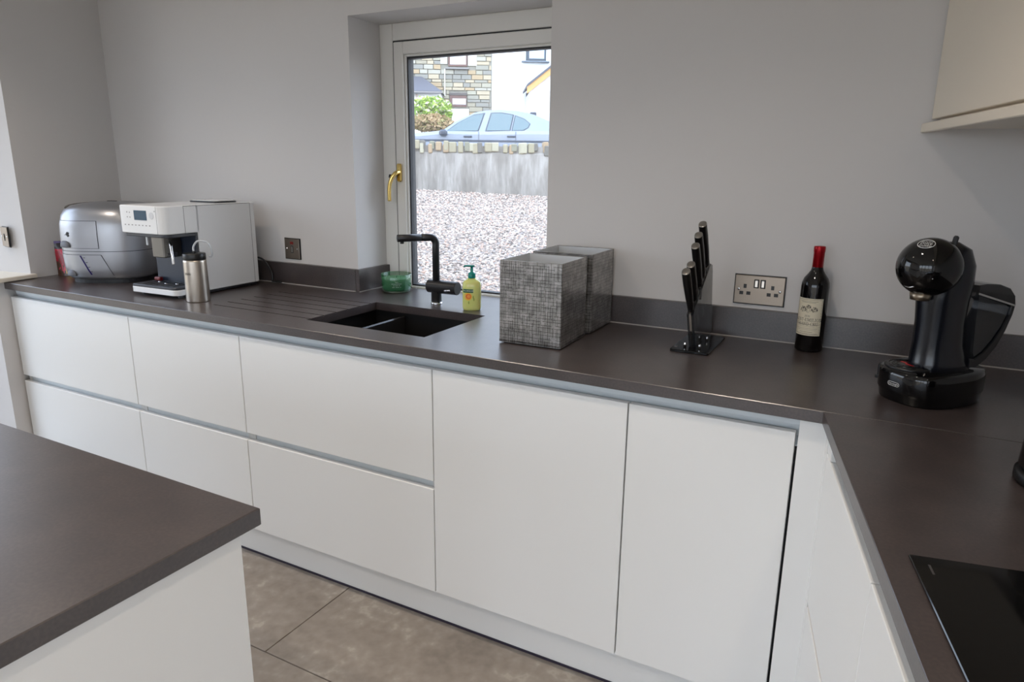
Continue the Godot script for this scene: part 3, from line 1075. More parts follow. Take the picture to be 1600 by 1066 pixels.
# ------------------------------------------------------------------ candle and soap
func candle() -> void:
	var t := thing("candle", "green glass candle jar with pale wax on the window ledge", "candle", Vector3(-1.700, TOP, -0.078))
	var gm := glass(rgb(30, 110, 66), 0.36, 0.0)
	var st := mb(true)
	lathe(st, [[0.05, 0.0005], [0.056, 0.004], [0.0605, 0.014], [0.0625, 0.04], [0.0635, 0.074], [0.0625, 0.0755], [0.0612, 0.074], [0.0600, 0.04], [0.058, 0.016], [0.052, 0.008], [0.0, 0.008]], 56, Transform3D.IDENTITY, true, false)
	obj("glass_jar", st, gm, t)
	st = mb(true)
	lathe(st, [[0.05, 0.0085], [0.0572, 0.0165], [0.0594, 0.04], [0.0600, 0.0575], [0.058, 0.0585], [0.0, 0.0575]], 56, Transform3D.IDENTITY, true, false)
	obj("wax", st, mat(rgb(112, 164, 122), 0.55), t)
	st = mb(true)
	tube(st, [Vector3(0, 0.057, 0), Vector3(0.001, 0.066, 0.0)], 0.0012, 8)
	obj("wick", st, M.black, t)
	var va := atan2(EYE.x + 1.7, EYE.z + 0.078)
	var lines := [[0.0085, 0.047, "~"], [0.0052, 0.0395, "PORTMANTEAU"], [0.0042, 0.0325, "fragranced candle"], [0.0042, 0.0255, "white tea"]]
	for k in 4:
		if k == 0:
			st = mb(true)
			var pts := []
			for q in 9:
				var a: float = va + (q - 4) * 0.028
				pts.append(Vector3(0.0634 * sin(a), 0.047 + 0.0025 * sin(q * 1.57), 0.0634 * cos(a)))
			tube(st, pts, 0.0004, 6)
			obj("printed_flourish", st, M.print_white, t)
			continue
		var wide: float = [0.0, 0.042, 0.028, 0.036][k]
		st = mb()
		for q in 10:
			if (q * 7 + k * 3) % 5 == 0 and k > 1:
				continue
			var a0 := va + wide * (q / 10.0 - 0.5) / 0.0634
			var a1 := va + wide * ((q + 0.8) / 10.0 - 0.5) / 0.0634
			var y0: float = lines[k][1]
			quad(st, Vector3(0.0636 * sin(a0), y0, 0.0636 * cos(a0)), Vector3(0.0636 * sin(a1), y0, 0.0636 * cos(a1)), Vector3(0.0636 * sin(a1), y0 + 0.0012, 0.0636 * cos(a1)), Vector3(0.0636 * sin(a0), y0 + 0.0012, 0.0636 * cos(a0)))
		obj("printed_line", st, M.print_white, t)

func oval(hx: float, hz: float, n: float, y: float, seg := 40) -> PackedVector3Array:
	var out := PackedVector3Array()
	for k in seg:
		var p := sup(TAU * k / seg, hx, hz, n)
		out.append(Vector3(p.x, y, p.y))
	return out

func soap() -> void:
	var turn := 0.42
	var t := thing("soap_bottle", "pale yellow hand soap bottle with teal pump beside the tap", "soap dispenser", Vector3(-1.233, TOP, 0.086), turn)
	var st := mb(true)
	var rings := []
	for p in [[0.0, 0.86], [0.004, 0.95], [0.012, 1.0], [0.085, 1.0], [0.1, 0.95], [0.108, 0.8], [0.112, 0.5], [0.118, 0.42]]:
		rings.append(oval(0.034 * p[1], 0.0235 * p[1], 2.6, p[0]))
	loft(st, rings)
	var m := mat(rgb(212, 214, 132), 0.12)
	m.subsurf_scatter_enabled = true
	m.subsurf_scatter_strength = 0.35
	obj("bottle", st, m, t)
	var teal := mat(rgb(10, 128, 116), 0.25)
	st = mb(true)
	lathe(st, [[0.0135, 0.117], [0.014, 0.118], [0.014, 0.132], [0.011, 0.136], [0.0055, 0.139], [0.005, 0.158], [0.0, 0.158]], 28, Transform3D.IDENTITY, true, false)
	obj("pump_collar", st, teal, t)
	st = mb()
	bbox(st, Vector3(-0.008, 0.161, 0.004), Vector3(0.040, 0.006, 0.012), 0.0025)
	span(st, -0.03, -0.024, 0.156, 0.161, 0.0, 0.008, 0.001)
	obj("pump_head", st, teal, t)
	# printed front: green name band and an orange fruit
	var face := func(x: float, y: float, lift: float) -> Vector3:
		var a := x / 0.024
		var p := sup(a, 0.034, 0.0235, 2.6)
		var l := p.length()
		p *= (l + lift) / l
		return Vector3(p.x, y, p.y)
	var rect := func(x0: float, x1: float, y0: float, y1: float, lift: float) -> SurfaceTool:
		var s := mb(true)
		for i in 12:
			var a := lerpf(x0, x1, i / 12.0)
			var b := lerpf(x0, x1, (i + 1) / 12.0)
			quad(s, face.call(a, y0, lift), face.call(b, y0, lift), face.call(b, y1, lift), face.call(a, y1, lift))
		return s
	obj("name_band", rect.call(-0.026, 0.008, 0.066, 0.079, 0.0004), mat(rgb(10, 88, 54), 0.3), t)
	put("name_print", lettering("PALMOLIVE", 0.0058, false, func(p: Vector2) -> Vector3: return face.call(p.x - 0.009, 0.0728 + p.y, 0.0008), 0.9), M.print_white, t)
	for q in [[0.0135, 0.052, rgb(238, 178, 40), 0.0004, -0.010], [0.0095, 0.0525, rgb(228, 112, 36), 0.0007, -0.009], [0.0055, 0.053, rgb(240, 150, 60), 0.001, -0.008]]:
		st = mb(true)
		for k in 20:
			var a := TAU * k / 20.0
			var b := TAU * (k + 1) / 20.0
			tri(st, face.call(q[4], q[1], q[3]), face.call(q[4] + q[0] * cos(a), q[1] + q[0] * sin(a), q[3]), face.call(q[4] + q[0] * cos(b), q[1] + q[0] * sin(b), q[3]))
		obj("fruit_print", st, mat(q[2], 0.4), t)
	for q in [[0.008, 0.050], [0.010, 0.042], [-0.008, 0.030]]:
		st = mb(true)
		for k in 10:
			var a := TAU * k / 10.0
			var b := TAU * (k + 1) / 10.0
			tri(st, face.call(q[0], q[1], 0.0005), face.call(q[0] + 0.0022 * cos(a), q[1] + 0.006 * sin(a), 0.0005), face.call(q[0] + 0.0022 * cos(b), q[1] + 0.006 * sin(b), 0.0005))
		obj("leaf_print", st, mat(rgb(150, 160, 70), 0.4), t)

# ------------------------------------------------------------------ silver planters
func planters() -> void:
	var n := 512
	var col := Image.create(n, n, true, Image.FORMAT_RGB8)
	var tone := noise(0.012, 31, 4).get_seamless_image(n, n)
	var grain := noise(0.3, 32, 2).get_seamless_image(n, n)
	for y in n:
		for x in n:
			var v := 0.8 + 0.3 * (tone.get_pixel(x, y).r - 0.5) + 0.35 * (grain.get_pixel(x, y).r - 0.5)
			v *= 0.80
			col.set_pixel(x, y, Color(v, v * 0.985, v * 0.97))
	var r2 := RandomNumberGenerator.new()
	r2.seed = 5
	var line := func(x: int, y: int, w: int, h: int) -> void:
		for j in h:
			for i in w:
				var px := (x + i) % n
				var py := (y + j) % n
				var c := col.get_pixel(px, py)
				col.set_pixel(px, py, c * 0.5)
	for row in 26:
		var y := row * 20 + r2.randi_range(-3, 3) + 15
		var x := r2.randi_range(0, 60)
		while x < n:
			var l := r2.randi_range(60, 230)
			line.call(x, (y + r2.randi_range(-1, 1)) % n, mini(l, n - x), 2)
			x += l + r2.randi_range(4, 30)
	for c2 in 34:
		var x := (c2 * 15 + r2.randi_range(-4, 4) + 12) % n
		var y := r2.randi_range(0, 50)
		while y < n:
			var l := r2.randi_range(22, 110)
			line.call((x + r2.randi_range(-2, 2) + n) % n, y, 2, mini(l, n - y))
			y += l + r2.randi_range(6, 40)
	col.generate_mipmaps()
	var m := mat(Color.WHITE, 0.24, 0.72)
	m.albedo_texture = ImageTexture.create_from_image(col)
	m.uv1_triplanar = true
	m.uv1_scale = Vector3.ONE * 3.9
	m.uv1_offset = Vector3(0.5, 0.0, 0.5)
	var inner := mat(rgb(206, 209, 212), 0.35, 0.1)
	for p in [[Vector3(-0.812, TOP, 0.3605), 0.197, 0.2475, "silver hatched square planter box standing in front of its twin"], [Vector3(-0.815, TOP, 0.1315), 0.203, 0.2505, "silver hatched square planter box against the back wall"]]:
		var t := thing("planter", p[3], "planter", p[0], 0.03, "pair of silver planters")
		var h: float = p[1] * 0.5
		var y: float = p[2]
		var w := 0.006
		var st := mb()
		span(st, -h, h, 0.004, y, h - w, h, 0.0015)
		span(st, -h, h, 0.004, y, -h, -h + w, 0.0015)
		span(st, -h, -h + w, 0.004, y, -h + w, h - w, 0.0015)
		span(st, h - w, h, 0.004, y, -h + w, h - w, 0.0015)
		span(st, -h, h, 0.004, 0.012, -h, h)
		obj("box_shell", st, m, t)
		st = mb()
		var q := h - w
		for s in [[-q, -q + 0.0008, -q, q], [q - 0.0008, q, -q, q], [-q, q, -q, -q + 0.0008], [-q, q, q - 0.0008, q]]:
			span(st, s[0], s[1], 0.012, y - 0.0015, s[2], s[3])
		obj("lining", st, inner, t)
		obj("base_board", box(-h + 0.01, h - 0.01, 0.0, 0.004, -h + 0.01, h - 0.01), M.black_matt, t)

# ------------------------------------------------------------------ knives
func knife_block() -> void:
	var t := thing("knife_stand", "black glass knife stand with a leaning clear panel", "knife stand", Vector3(-0.385, TOP, 0.0))
	var st := mb()
	slab(st, rounded(-0.052, 0.058, 0.072, 0.30, [0.006, 0.006, 0.006, 0.006], 3), 0.0, 0.008, 0.0015)
	obj("base_plate", st, M.black_gloss, t)
	obj("base_mark", box(-0.046, -0.038, 0.008, 0.0084, 0.262, 0.277), M.silver_dark, t)
	var smoke := glass(rgb(44, 46, 50), 0.62, 0.03)
	for x in [-0.0095, 0.0035]:
		st = mb()
		across(st, [[0.045, 0.0085], [0.25, 0.0085], [0.302, 0.112], [0.292, 0.124], [0.13, 0.237], [0.108, 0.232], [0.098, 0.212]], x, x + 0.006, 0.0008)
		obj("side_panel", st, smoke, t)
	st = mb()
	across(st, [[0.2475, 0.0085], [0.251, 0.0085], [0.303, 0.1115], [0.3, 0.113]], -0.003, 0.003)
	obj("front_spacer", st, M.chrome, t)
	for p in [[-0.018, 0.262], [0.024, 0.262], [-0.018, 0.155], [0.020, 0.155]]:
		st = mb(true)
		lathe(st, [[0.0042, 0.008], [0.0042, 0.019], [0.003, 0.021], [0.0, 0.0212]], 14, Transform3D(Basis(), Vector3(p[0], 0, p[1])), true, false)
		obj("stud", st, M.chrome, t)
	# five knives leaning out of the slanted top edge
	var e := Vector3(0, 0.587, -0.809)
	var up := Vector3(0, 0.809, 0.587)
	var start := Vector3(-0.385, 1.052, 0.305)
	var said := ["paring knife at the low end of the stand", "utility knife second from the low end of the stand", "chef knife in the middle slot of the stand", "bread knife second from the high end of the stand", "carving knife at the high end of the stand"]
	var s := [0.012, 0.058, 0.115, 0.152, 0.200]
	var l := [0.150, 0.133, 0.150, 0.157, 0.156]
	var blade := [0.085, 0.11, 0.125, 0.12, 0.115]
	for k in 5:
		var at: Vector3 = start + e * s[k]
		var kn := thing("kitchen_knife", "black handled " + said[k], "knife", at, 0.0, "knives in the stand")
		var fr := Basis(Vector3.RIGHT, up, Vector3.RIGHT.cross(up))
		var xf := Transform3D(fr, Vector3.ZERO)
		var rings := []
		var len_: float = l[k]
		for q in [[0.004, 0.0085, 0.0115], [0.02, 0.0085, 0.0105], [0.06, 0.0105, 0.0125], [0.11, 0.0115, 0.0135], [len_ - 0.003, 0.0112, 0.0135], [len_ - 0.002, 0.0112, 0.0135]]:
			rings.append(oval(q[1], q[2], 2.3, q[0], 24))
		st = mb(true)
		loft(st, rings, xf)
		obj("handle", st, M.black, kn)
		st = mb(true)
		loft(st, [oval(0.0112, 0.0135, 2.3, len_ - 0.002, 24), oval(0.0110, 0.0132, 2.3, len_ - 0.0006, 24), oval(0.0095, 0.0115, 2.3, len_, 24)], xf)
		obj("end_cap", st, M.steel, kn)
		st = mb()
		bbox(st, Vector3(0, 0.002, 0), Vector3(0.007, 0.006, 0.022), 0.001, xf)
		obj("bolster", st, M.chrome, kn)
		st = mb()
		bbox(st, Vector3(0, -blade[k] * 0.5, 0), Vector3(0.0022, blade[k], 0.022), 0.0003, xf)
		obj("blade", st, M.steel, kn)

# ------------------------------------------------------------------ wine
func wine() -> void:
	var t := thing("wine_bottle", "dark red wine bottle with cream label and red foil neck", "wine bottle", Vector3(-0.0885, TOP, 0.077))
	var st := mb(true)
	lathe(st, [[0.03, 0.0], [0.0355, 0.002], [0.0375, 0.006], [0.0378, 0.1], [0.0378, 0.188], [0.0365, 0.2], [0.032, 0.212], [0.0225, 0.225], [0.017, 0.234], [0.0145, 0.245], [0.0142, 0.25]], 56)
	obj("glass_body", st, mat(rgb(10, 8, 9), 0.05), t)
	st = mb(true)
	lathe(st, [[0.0149, 0.240], [0.0147, 0.285], [0.0155, 0.287], [0.0158, 0.297], [0.0150, 0.302], [0.0, 0.3025]], 40, Transform3D.IDENTITY, true, false)
	obj("foil_capsule", st, mat(rgb(168, 16, 30), 0.28, 0.55), t)
	# paper label: border, crest and ruled lines are print; the words are set in type
	var w := 256
	var h := 320
	var im := Image.create(w, h, true, Image.FORMAT_RGB8)
	var paper := rgb(214, 205, 182)
	var ink := rgb(52, 46, 42)
	im.fill(paper)
	for r in [Rect2i(8, 10, 240, 2), Rect2i(8, 308, 240, 2), Rect2i(8, 10, 2, 300), Rect2i(246, 10, 2, 300), Rect2i(16, 222, 224, 2), Rect2i(30, 258, 196, 1), Rect2i(60, 34, 130, 2), Rect2i(40, 24, 170, 2), Rect2i(70, 288, 116, 2)]:
		im.fill_rect(r, ink)
	for k in 24:
		im.fill_rect(Rect2i(8 + (k % 2) * 236, 14 + k * 12, 4, 5), ink)
		im.fill_rect(Rect2i(14 + k * 9, 300 + (k % 2) * 3, 5, 3), ink)
	var r3 := RandomNumberGenerator.new()
	r3.seed = 9
	for k in 90:     # crest: two beasts either side of a crowned shield
		var a := r3.randf() * TAU
		var q := sqrt(r3.randf())
		for c in [Vector2(78, 92), Vector2(178, 92)]:
			im.fill_rect(Rect2i(int(c.x + q * 32 * cos(a)), int(c.y + q * 26 * sin(a)), r3.randi_range(2, 7), r3.randi_range(2, 5)), ink)
		im.fill_rect(Rect2i(int(128 + q * 22 * cos(a)), int(68 + q * 18 * sin(a)), r3.randi_range(2, 5), r3.randi_range(2, 4)), ink)
	for y in range(84, 122):
		var half := int(18.0 * sqrt(maxf(1.0 - pow((y - 84) / 38.0, 2.0), 0.0)))
		im.fill_rect(Rect2i(128 - half, y, 2, 1), ink)
		im.fill_rect(Rect2i(128 + half - 2, y, 2, 1), ink)
		if y % 5 == 0:
			im.fill_rect(Rect2i(128 - half, y, half, 1), ink)
	for k in 16:
		im.fill_rect(Rect2i(44 + k * 10 + (k % 3), 240, 6, 2), rgb(120, 110, 96))
		im.fill_rect(Rect2i(40 + k * 11, 270, 7, 2), rgb(120, 110, 96))
	im.generate_mipmaps()
	var m := mat(Color.WHITE, 0.7)
	m.albedo_texture = ImageTexture.create_from_image(im)
	var mid := atan2(EYE.x + 0.0885, EYE.z - 0.077) - 0.33
	var half_w := 1.06
	var y0 := 0.050
	var y1 := 0.157
	st = mb(true)
	for i in 24:
		var c := []
		for q in [[i, 0], [i + 1, 0], [i + 1, 1], [i, 1]]:
			var u: float = q[0] / 24.0
			var a: float = mid + (u - 0.5) * 2.0 * half_w
			c.append([Vector3(0.0381 * sin(a), lerpf(y0, y1, q[1]), 0.0381 * cos(a)), Vector2(u, 1.0 - q[1])])
		for k in [0, 2, 1, 0, 3, 2]:
			st.set_uv(c[k][1])
			st.add_vertex(c[k][0])
	var lab := obj("label", st, m, t)
	for q in [["2010", 0.0055, 0.1065], ["SAINT-EMILION", 0.0088, 0.0955], ["GRAND CRU", 0.0088, 0.0835]]:
		var yy: float = q[2]
		put("lettering", lettering(q[0], q[1], true, func(p: Vector2) -> Vector3:
			var a := mid + p.x / 0.0383
			return Vector3(0.0383 * sin(a), yy + p.y, 0.0383 * cos(a)), 0.92), M.print_dark, lab)

# ------------------------------------------------------------------ capsule machine
func capsule_machine() -> void:
	var t := thing("capsule_machine", "glossy black capsule coffee machine with round head and clear water tank", "coffee machine", Vector3(0.205, TOP, 0.405), -0.72)
	var gloss: Material = M.black_gloss
	var navy := mat(rgb(12, 14, 22), 0.22)
	var st := mb(true)
	var rings := []
	for q in [[0.0, 0.93], [0.004, 0.95], [0.02, 0.97], [0.024, 0.99], [0.028, 1.0], [0.062, 1.0], [0.07, 0.985], [0.074, 0.95]]:
		var rg := PackedVector3Array()
		for k in 48:
			var a := TAU * k / 48.0
			var p := sup(a, 0.082, 0.118, 2.7)
			p.x *= 1.0 + 0.10 * p.y / 0.118
			rg.append(Vector3(p.x * q[1], q[0], p.y * q[1] - 0.005))
		rings.append(rg)
	loft(st, rings)
	obj("base", st, gloss, t)
	# cup stand with rings and a red mark
	st = mb(true)
	lathe(st, [[0.05, 0.074], [0.05, 0.078], [0.046, 0.0795], [0.0, 0.0795]], 40, Transform3D(Basis(), Vector3(-0.018, 0, 0.056)), true, false)
	var cup := obj("cup_stand", st, M.black, t)
	for r in [0.042, 0.034, 0.026]:
		st = mb(true)
		var pts := []
		for k in 41:
			pts.append(Vector3(-0.018 + r * cos(TAU * k / 40.0), 0.0798, 0.056 + r * sin(TAU * k / 40.0)))
		tube(st, pts, 0.0011, 6)
		obj("ring", st, M.black_gloss, cup)
	var red := mat(rgb(170, 28, 26), 0.4)
	for q in [[-0.03, 0.05, 0.03, 0.006], [-0.012, 0.058, 0.022, 0.006], [0.004, 0.05, 0.012, 0.009]]:
		obj("red_mark", box(q[0] - q[2] * 0.5, q[0] + q[2] * 0.5, 0.0795, 0.0803, q[1] - q[3] * 0.5, q[1] + q[3] * 0.5), red, cup)
	# column, leaning back and flaring into the head
	st = mb(true)
	rings = []
	for q in [[0.07, -0.012, 0.052, 0.075], [0.09, -0.01, 0.047, 0.066], [0.13, -0.002, 0.043, 0.056], [0.18, 0.003, 0.043, 0.052], [0.23, 0.006, 0.046, 0.054], [0.27, 0.006, 0.050, 0.056], [0.31, 0.004, 0.048, 0.052], [0.345, 0.004, 0.036, 0.04], [0.36, 0.004, 0.012, 0.014]]:
		var rg := PackedVector3Array()
		for k in 40:
			var p := sup(TAU * k / 40.0, q[2], q[3], 2.4)
			rg.append(Vector3(p.x, q[0], p.y + q[1]))
		rings.append(rg)
	loft(st, rings)
	obj("column", st, navy, t)
	# round head
	st = mb(true)
	rings = []
	for i in 25:
		var a := -PI * 0.5 + PI * i / 24.0
		var rg := PackedVector3Array()
		for k in 48:
			var b := TAU * k / 48.0
			rg.append(Vector3(0.064 * cos(a) * sin(b), 0.307 + 0.064 * sin(a), 0.062 + 0.068 * cos(a) * cos(b)))
		rings.append(rg)
	loft(st, rings, Transform3D.IDENTITY, false, false)
	var head := obj("head", st, gloss, t)
	st = mb(true)
	lathe(st, [[0.02, 0.235], [0.022, 0.25]], 24, Transform3D(Basis(), Vector3(0, 0, 0.075)))
	obj("capsule_outlet", st, M.steel_dark, head)
	st = mb(true)
	tube(st, spline([Vector3(-0.048, 0.276, 0.094), Vector3(0.0, 0.264, 0.113), Vector3(0.046, 0.290, 0.104)], 8), 0.0016, 8)
	obj("jaw_line", st, M.chrome, head)
	st = mb()
	bbox(st, Vector3(0.012, 0.362, 0.012), Vector3(0.011, 0.026, 0.010), 0.003, Transform3D(Basis(Vector3.RIGHT, -0.25), Vector3(0, 0.008, 0.09)))
	obj("locking_lever", st, M.black, t)
	# emblem on the head: a ring with three lines of type, wrapped on the dome
	var c := Vector3(0, 0.307, 0.062)
	var dome := func(p: Vector2) -> Vector3:
		var yaw := 0.36
		var pitch := 0.98
		var n := Vector3(cos(pitch) * sin(yaw), sin(pitch), cos(pitch) * cos(yaw))
		var right := Vector3(cos(yaw), 0, -sin(yaw))
		var upv := n.cross(right)
		var d := (n + right * (p.x / 0.07) + upv * (p.y / 0.07)).normalized()
		return c + Vector3(d.x * 0.0644, d.y * 0.0644, d.z * 0.0684)
	st = mb(true)
	var circ := []
	for k in 37:
		circ.append(dome.call(Vector2(0.0185 * cos(TAU * k / 36.0), 0.0155 * sin(TAU * k / 36.0))))
	tube(st, circ, 0.0006, 6)
	obj("emblem_ring", st, M.print_white, head)
	for q in [["NESCAFÉ", 0.0048, 0.0075], ["Dolce", 0.0078, 0.0005], ["Gusto", 0.0078, -0.0075]]:
		var yy: float = q[2]
		put("emblem_text", lettering(q[0], q[1], false, func(p: Vector2) -> Vector3: return dome.call(Vector2(p.x, p.y + yy))), M.print_white, head)
	# maker's plate on the front of the base
	var plate := func(p: Vector2) -> Vector3:
		var a := -0.02 + p.x / 0.115
		var s := sup(a, 0.082, 0.118, 2.7)
		s.x *= 1.0 + 0.10 * s.y / 0.118
		var l := s.length()
		s *= (l + 0.0008) / l
		return Vector3(s.x, 0.043 + p.y, s.y - 0.005)
	st = mb(true)
	var pts2 := []
	for k in 33:
		var a := TAU * k / 32.0
		pts2.append(plate.call(Vector2(0.0085 * signf(cos(a)) * (1.0 if absf(cos(a)) > 0.05 else 0.0) + 0.0045 * cos(a), 0.0045 * sin(a))))
	tube(st, pts2, 0.0004, 6)
	obj("name_ring", st, M.print_white, t)
	put("name_print", lettering("DeLonghi", 0.0042, false, func(p: Vector2) -> Vector3: return plate.call(p), 0.95), M.print_white, t)
	# side valve knob
	st = mb()
	lathe(st, [[0.012, 0.03], [0.012, 0.036], [0.008, 0.037], [0.008, 0.062], [0.005, 0.066], [0.0, 0.066]], 18, Transform3D(Basis(), Vector3(-0.083, 0.0, 0.062)), true, false)
	obj("side_knob", st, M.black, t)
	# water tank behind: a clear shell in a dark frame with a broad dark back
	var rim := [[-0.04, 0.262], [-0.07, 0.268], [-0.11, 0.265], [-0.145, 0.254], [-0.165, 0.238], [-0.171, 0.218], [-0.167, 0.195], [-0.153, 0.158], [-0.132, 0.122], [-0.105, 0.094], [-0.078, 0.078]]
	var inside := [[-0.046, 0.250], [-0.146, 0.222], [-0.157, 0.212], [-0.154, 0.195], [-0.139, 0.165], [-0.116, 0.135], [-0.09, 0.110], [-0.066, 0.098], [-0.058, 0.11], [-0.05, 0.18]]
	var clear := glass(rgb(40, 42, 46), 0.5, 0.02)
	st = mb()
	across(st, inside, -0.043, 0.043, 0.004)
	obj("water_tank", st, clear, t)
	var crescent := rim.slice(4)
	var back_edge := inside.slice(2, 8)
	back_edge.reverse()
	crescent.append([-0.05, 0.078])
	crescent.append([-0.05, 0.1])
	crescent.append_array(back_edge)
	st = mb()
	across(st, crescent, -0.046, 0.046, 0.002)
	obj("tank_frame", st, navy, t)
	st = mb()
	across(st, [[-0.042, 0.2515], [-0.145, 0.2235], [-0.157, 0.2135], [-0.1645, 0.222], [-0.166, 0.238], [-0.146, 0.256], [-0.11, 0.267], [-0.07, 0.27], [-0.042, 0.268]], -0.046, 0.046, 0.002)
	obj("tank_lid", st, glass(rgb(26, 26, 28), 0.8, 0.02), t)
	st = mb()
	for side in [-1, 1]:
		across(st, [[-0.044, 0.2475], [-0.044, 0.2515], [-0.166, 0.2185], [-0.166, 0.2145]], side * 0.0462 - 0.0006, side * 0.0462 + 0.0006)
	obj("tank_band", st, mat(rgb(176, 172, 166), 0.4), t)
	st = mb(true)
	tube(st, spline([Vector3(-0.03, 0.07, -0.08), Vector3(-0.075, 0.06, -0.10), Vector3(-0.10, 0.02, -0.105), Vector3(-0.115, 0.0045, -0.12), Vector3(-0.12, 0.0045, -0.17)], 6), 0.004, 8)
	obj("mains_lead", st, M.black, t)

# ------------------------------------------------------------------ hob and kettle
func hob() -> void:
	var t := thing("hob", "flush black glass induction hob in the worktop", "hob", Vector3(0, TOP, ZW), SKEW)
	obj("glass_plate", box(0.0375, 0.5575, 0.0002, 0.0045, 0.5995, 1.19, 0.0012), M.black_gloss, t)
	obj("maker_mark", box(0.0555, 0.0585, 0.0045, 0.0047, 0.622, 0.646), M.silver_dark, t)

func kettle() -> void:
	var p := run_point(0.38, 0.285)
	var t := thing("kettle", "small black kettle beside the hob, mostly out of frame", "kettle", Vector3(p.x - 0.025, TOP, p.y))
	var st := mb(true)
	lathe(st, [[0.082, 0.0], [0.088, 0.004], [0.088, 0.018], [0.08, 0.022]], 40)
	obj("base", st, M.black, t)
	st = mb(true)
	lathe(st, [[0.078, 0.023], [0.084, 0.03], [0.08, 0.10], [0.066, 0.19], [0.058, 0.205], [0.02, 0.214], [0.0, 0.214]], 40, Transform3D.IDENTITY, true, false)
	obj("jug", st, M.black_gloss, t)
	st = mb(true)
	tube(st, spline([Vector3(0.055, 0.2, 0), Vector3(0.1, 0.21, 0), Vector3(0.125, 0.16, 0), Vector3(0.115, 0.08, 0), Vector3(0.078, 0.06, 0)], 6), 0.011, 12)
	obj("handle", st, M.black, t)

# ------------------------------------------------------------------ outside
func ray(u: float, v: float) -> Vector3:
	return (view * Vector3((u - 800.0) / FOCAL, -(v - 533.0) / FOCAL, -1.0)).normalized()

func yard(r: float, y: float, d: float) -> Vector3:   # right, height, distance from below the camera
	return Vector3(EYE.x, 0, EYE.z) + Basis(Vector3.UP, out_turn) * Vector3(r, y, -d)

func seen(u: float, v: float, d: float) -> Vector3:   # (right, height, -distance) of what shows at a pixel, d metres away
	var q := Basis(Vector3.UP, -out_turn) * ray(u, v)
	return Vector3(q.x, q.y, q.z) * (d / -q.z) + Vector3(0, EYE.y, 0)

func far_thing(called: String, label: String, category: String, r: float, y: float, d: float, group := "") -> Node3D:
	return thing(called, label, category, yard(r, y, d), out_turn, group)

func gravel_height(x: float, z: float) -> float:
	var q := Basis(Vector3.UP, -out_turn) * Vector3(x - EYE.x, 0, z - EYE.z)
	return 0.06 + 0.09 * -q.z - 0.045 * clampf(q.x, -3.0, 3.0)

func wall_line(x: float) -> float:   # z of the foot of the retaining wall
	var a := yard(-1.0, 0, 11.0)
	var b := yard(1.0, 0, 11.0)
	return a.z + (b.z - a.z) * (x - a.x) / (b.x - a.x)

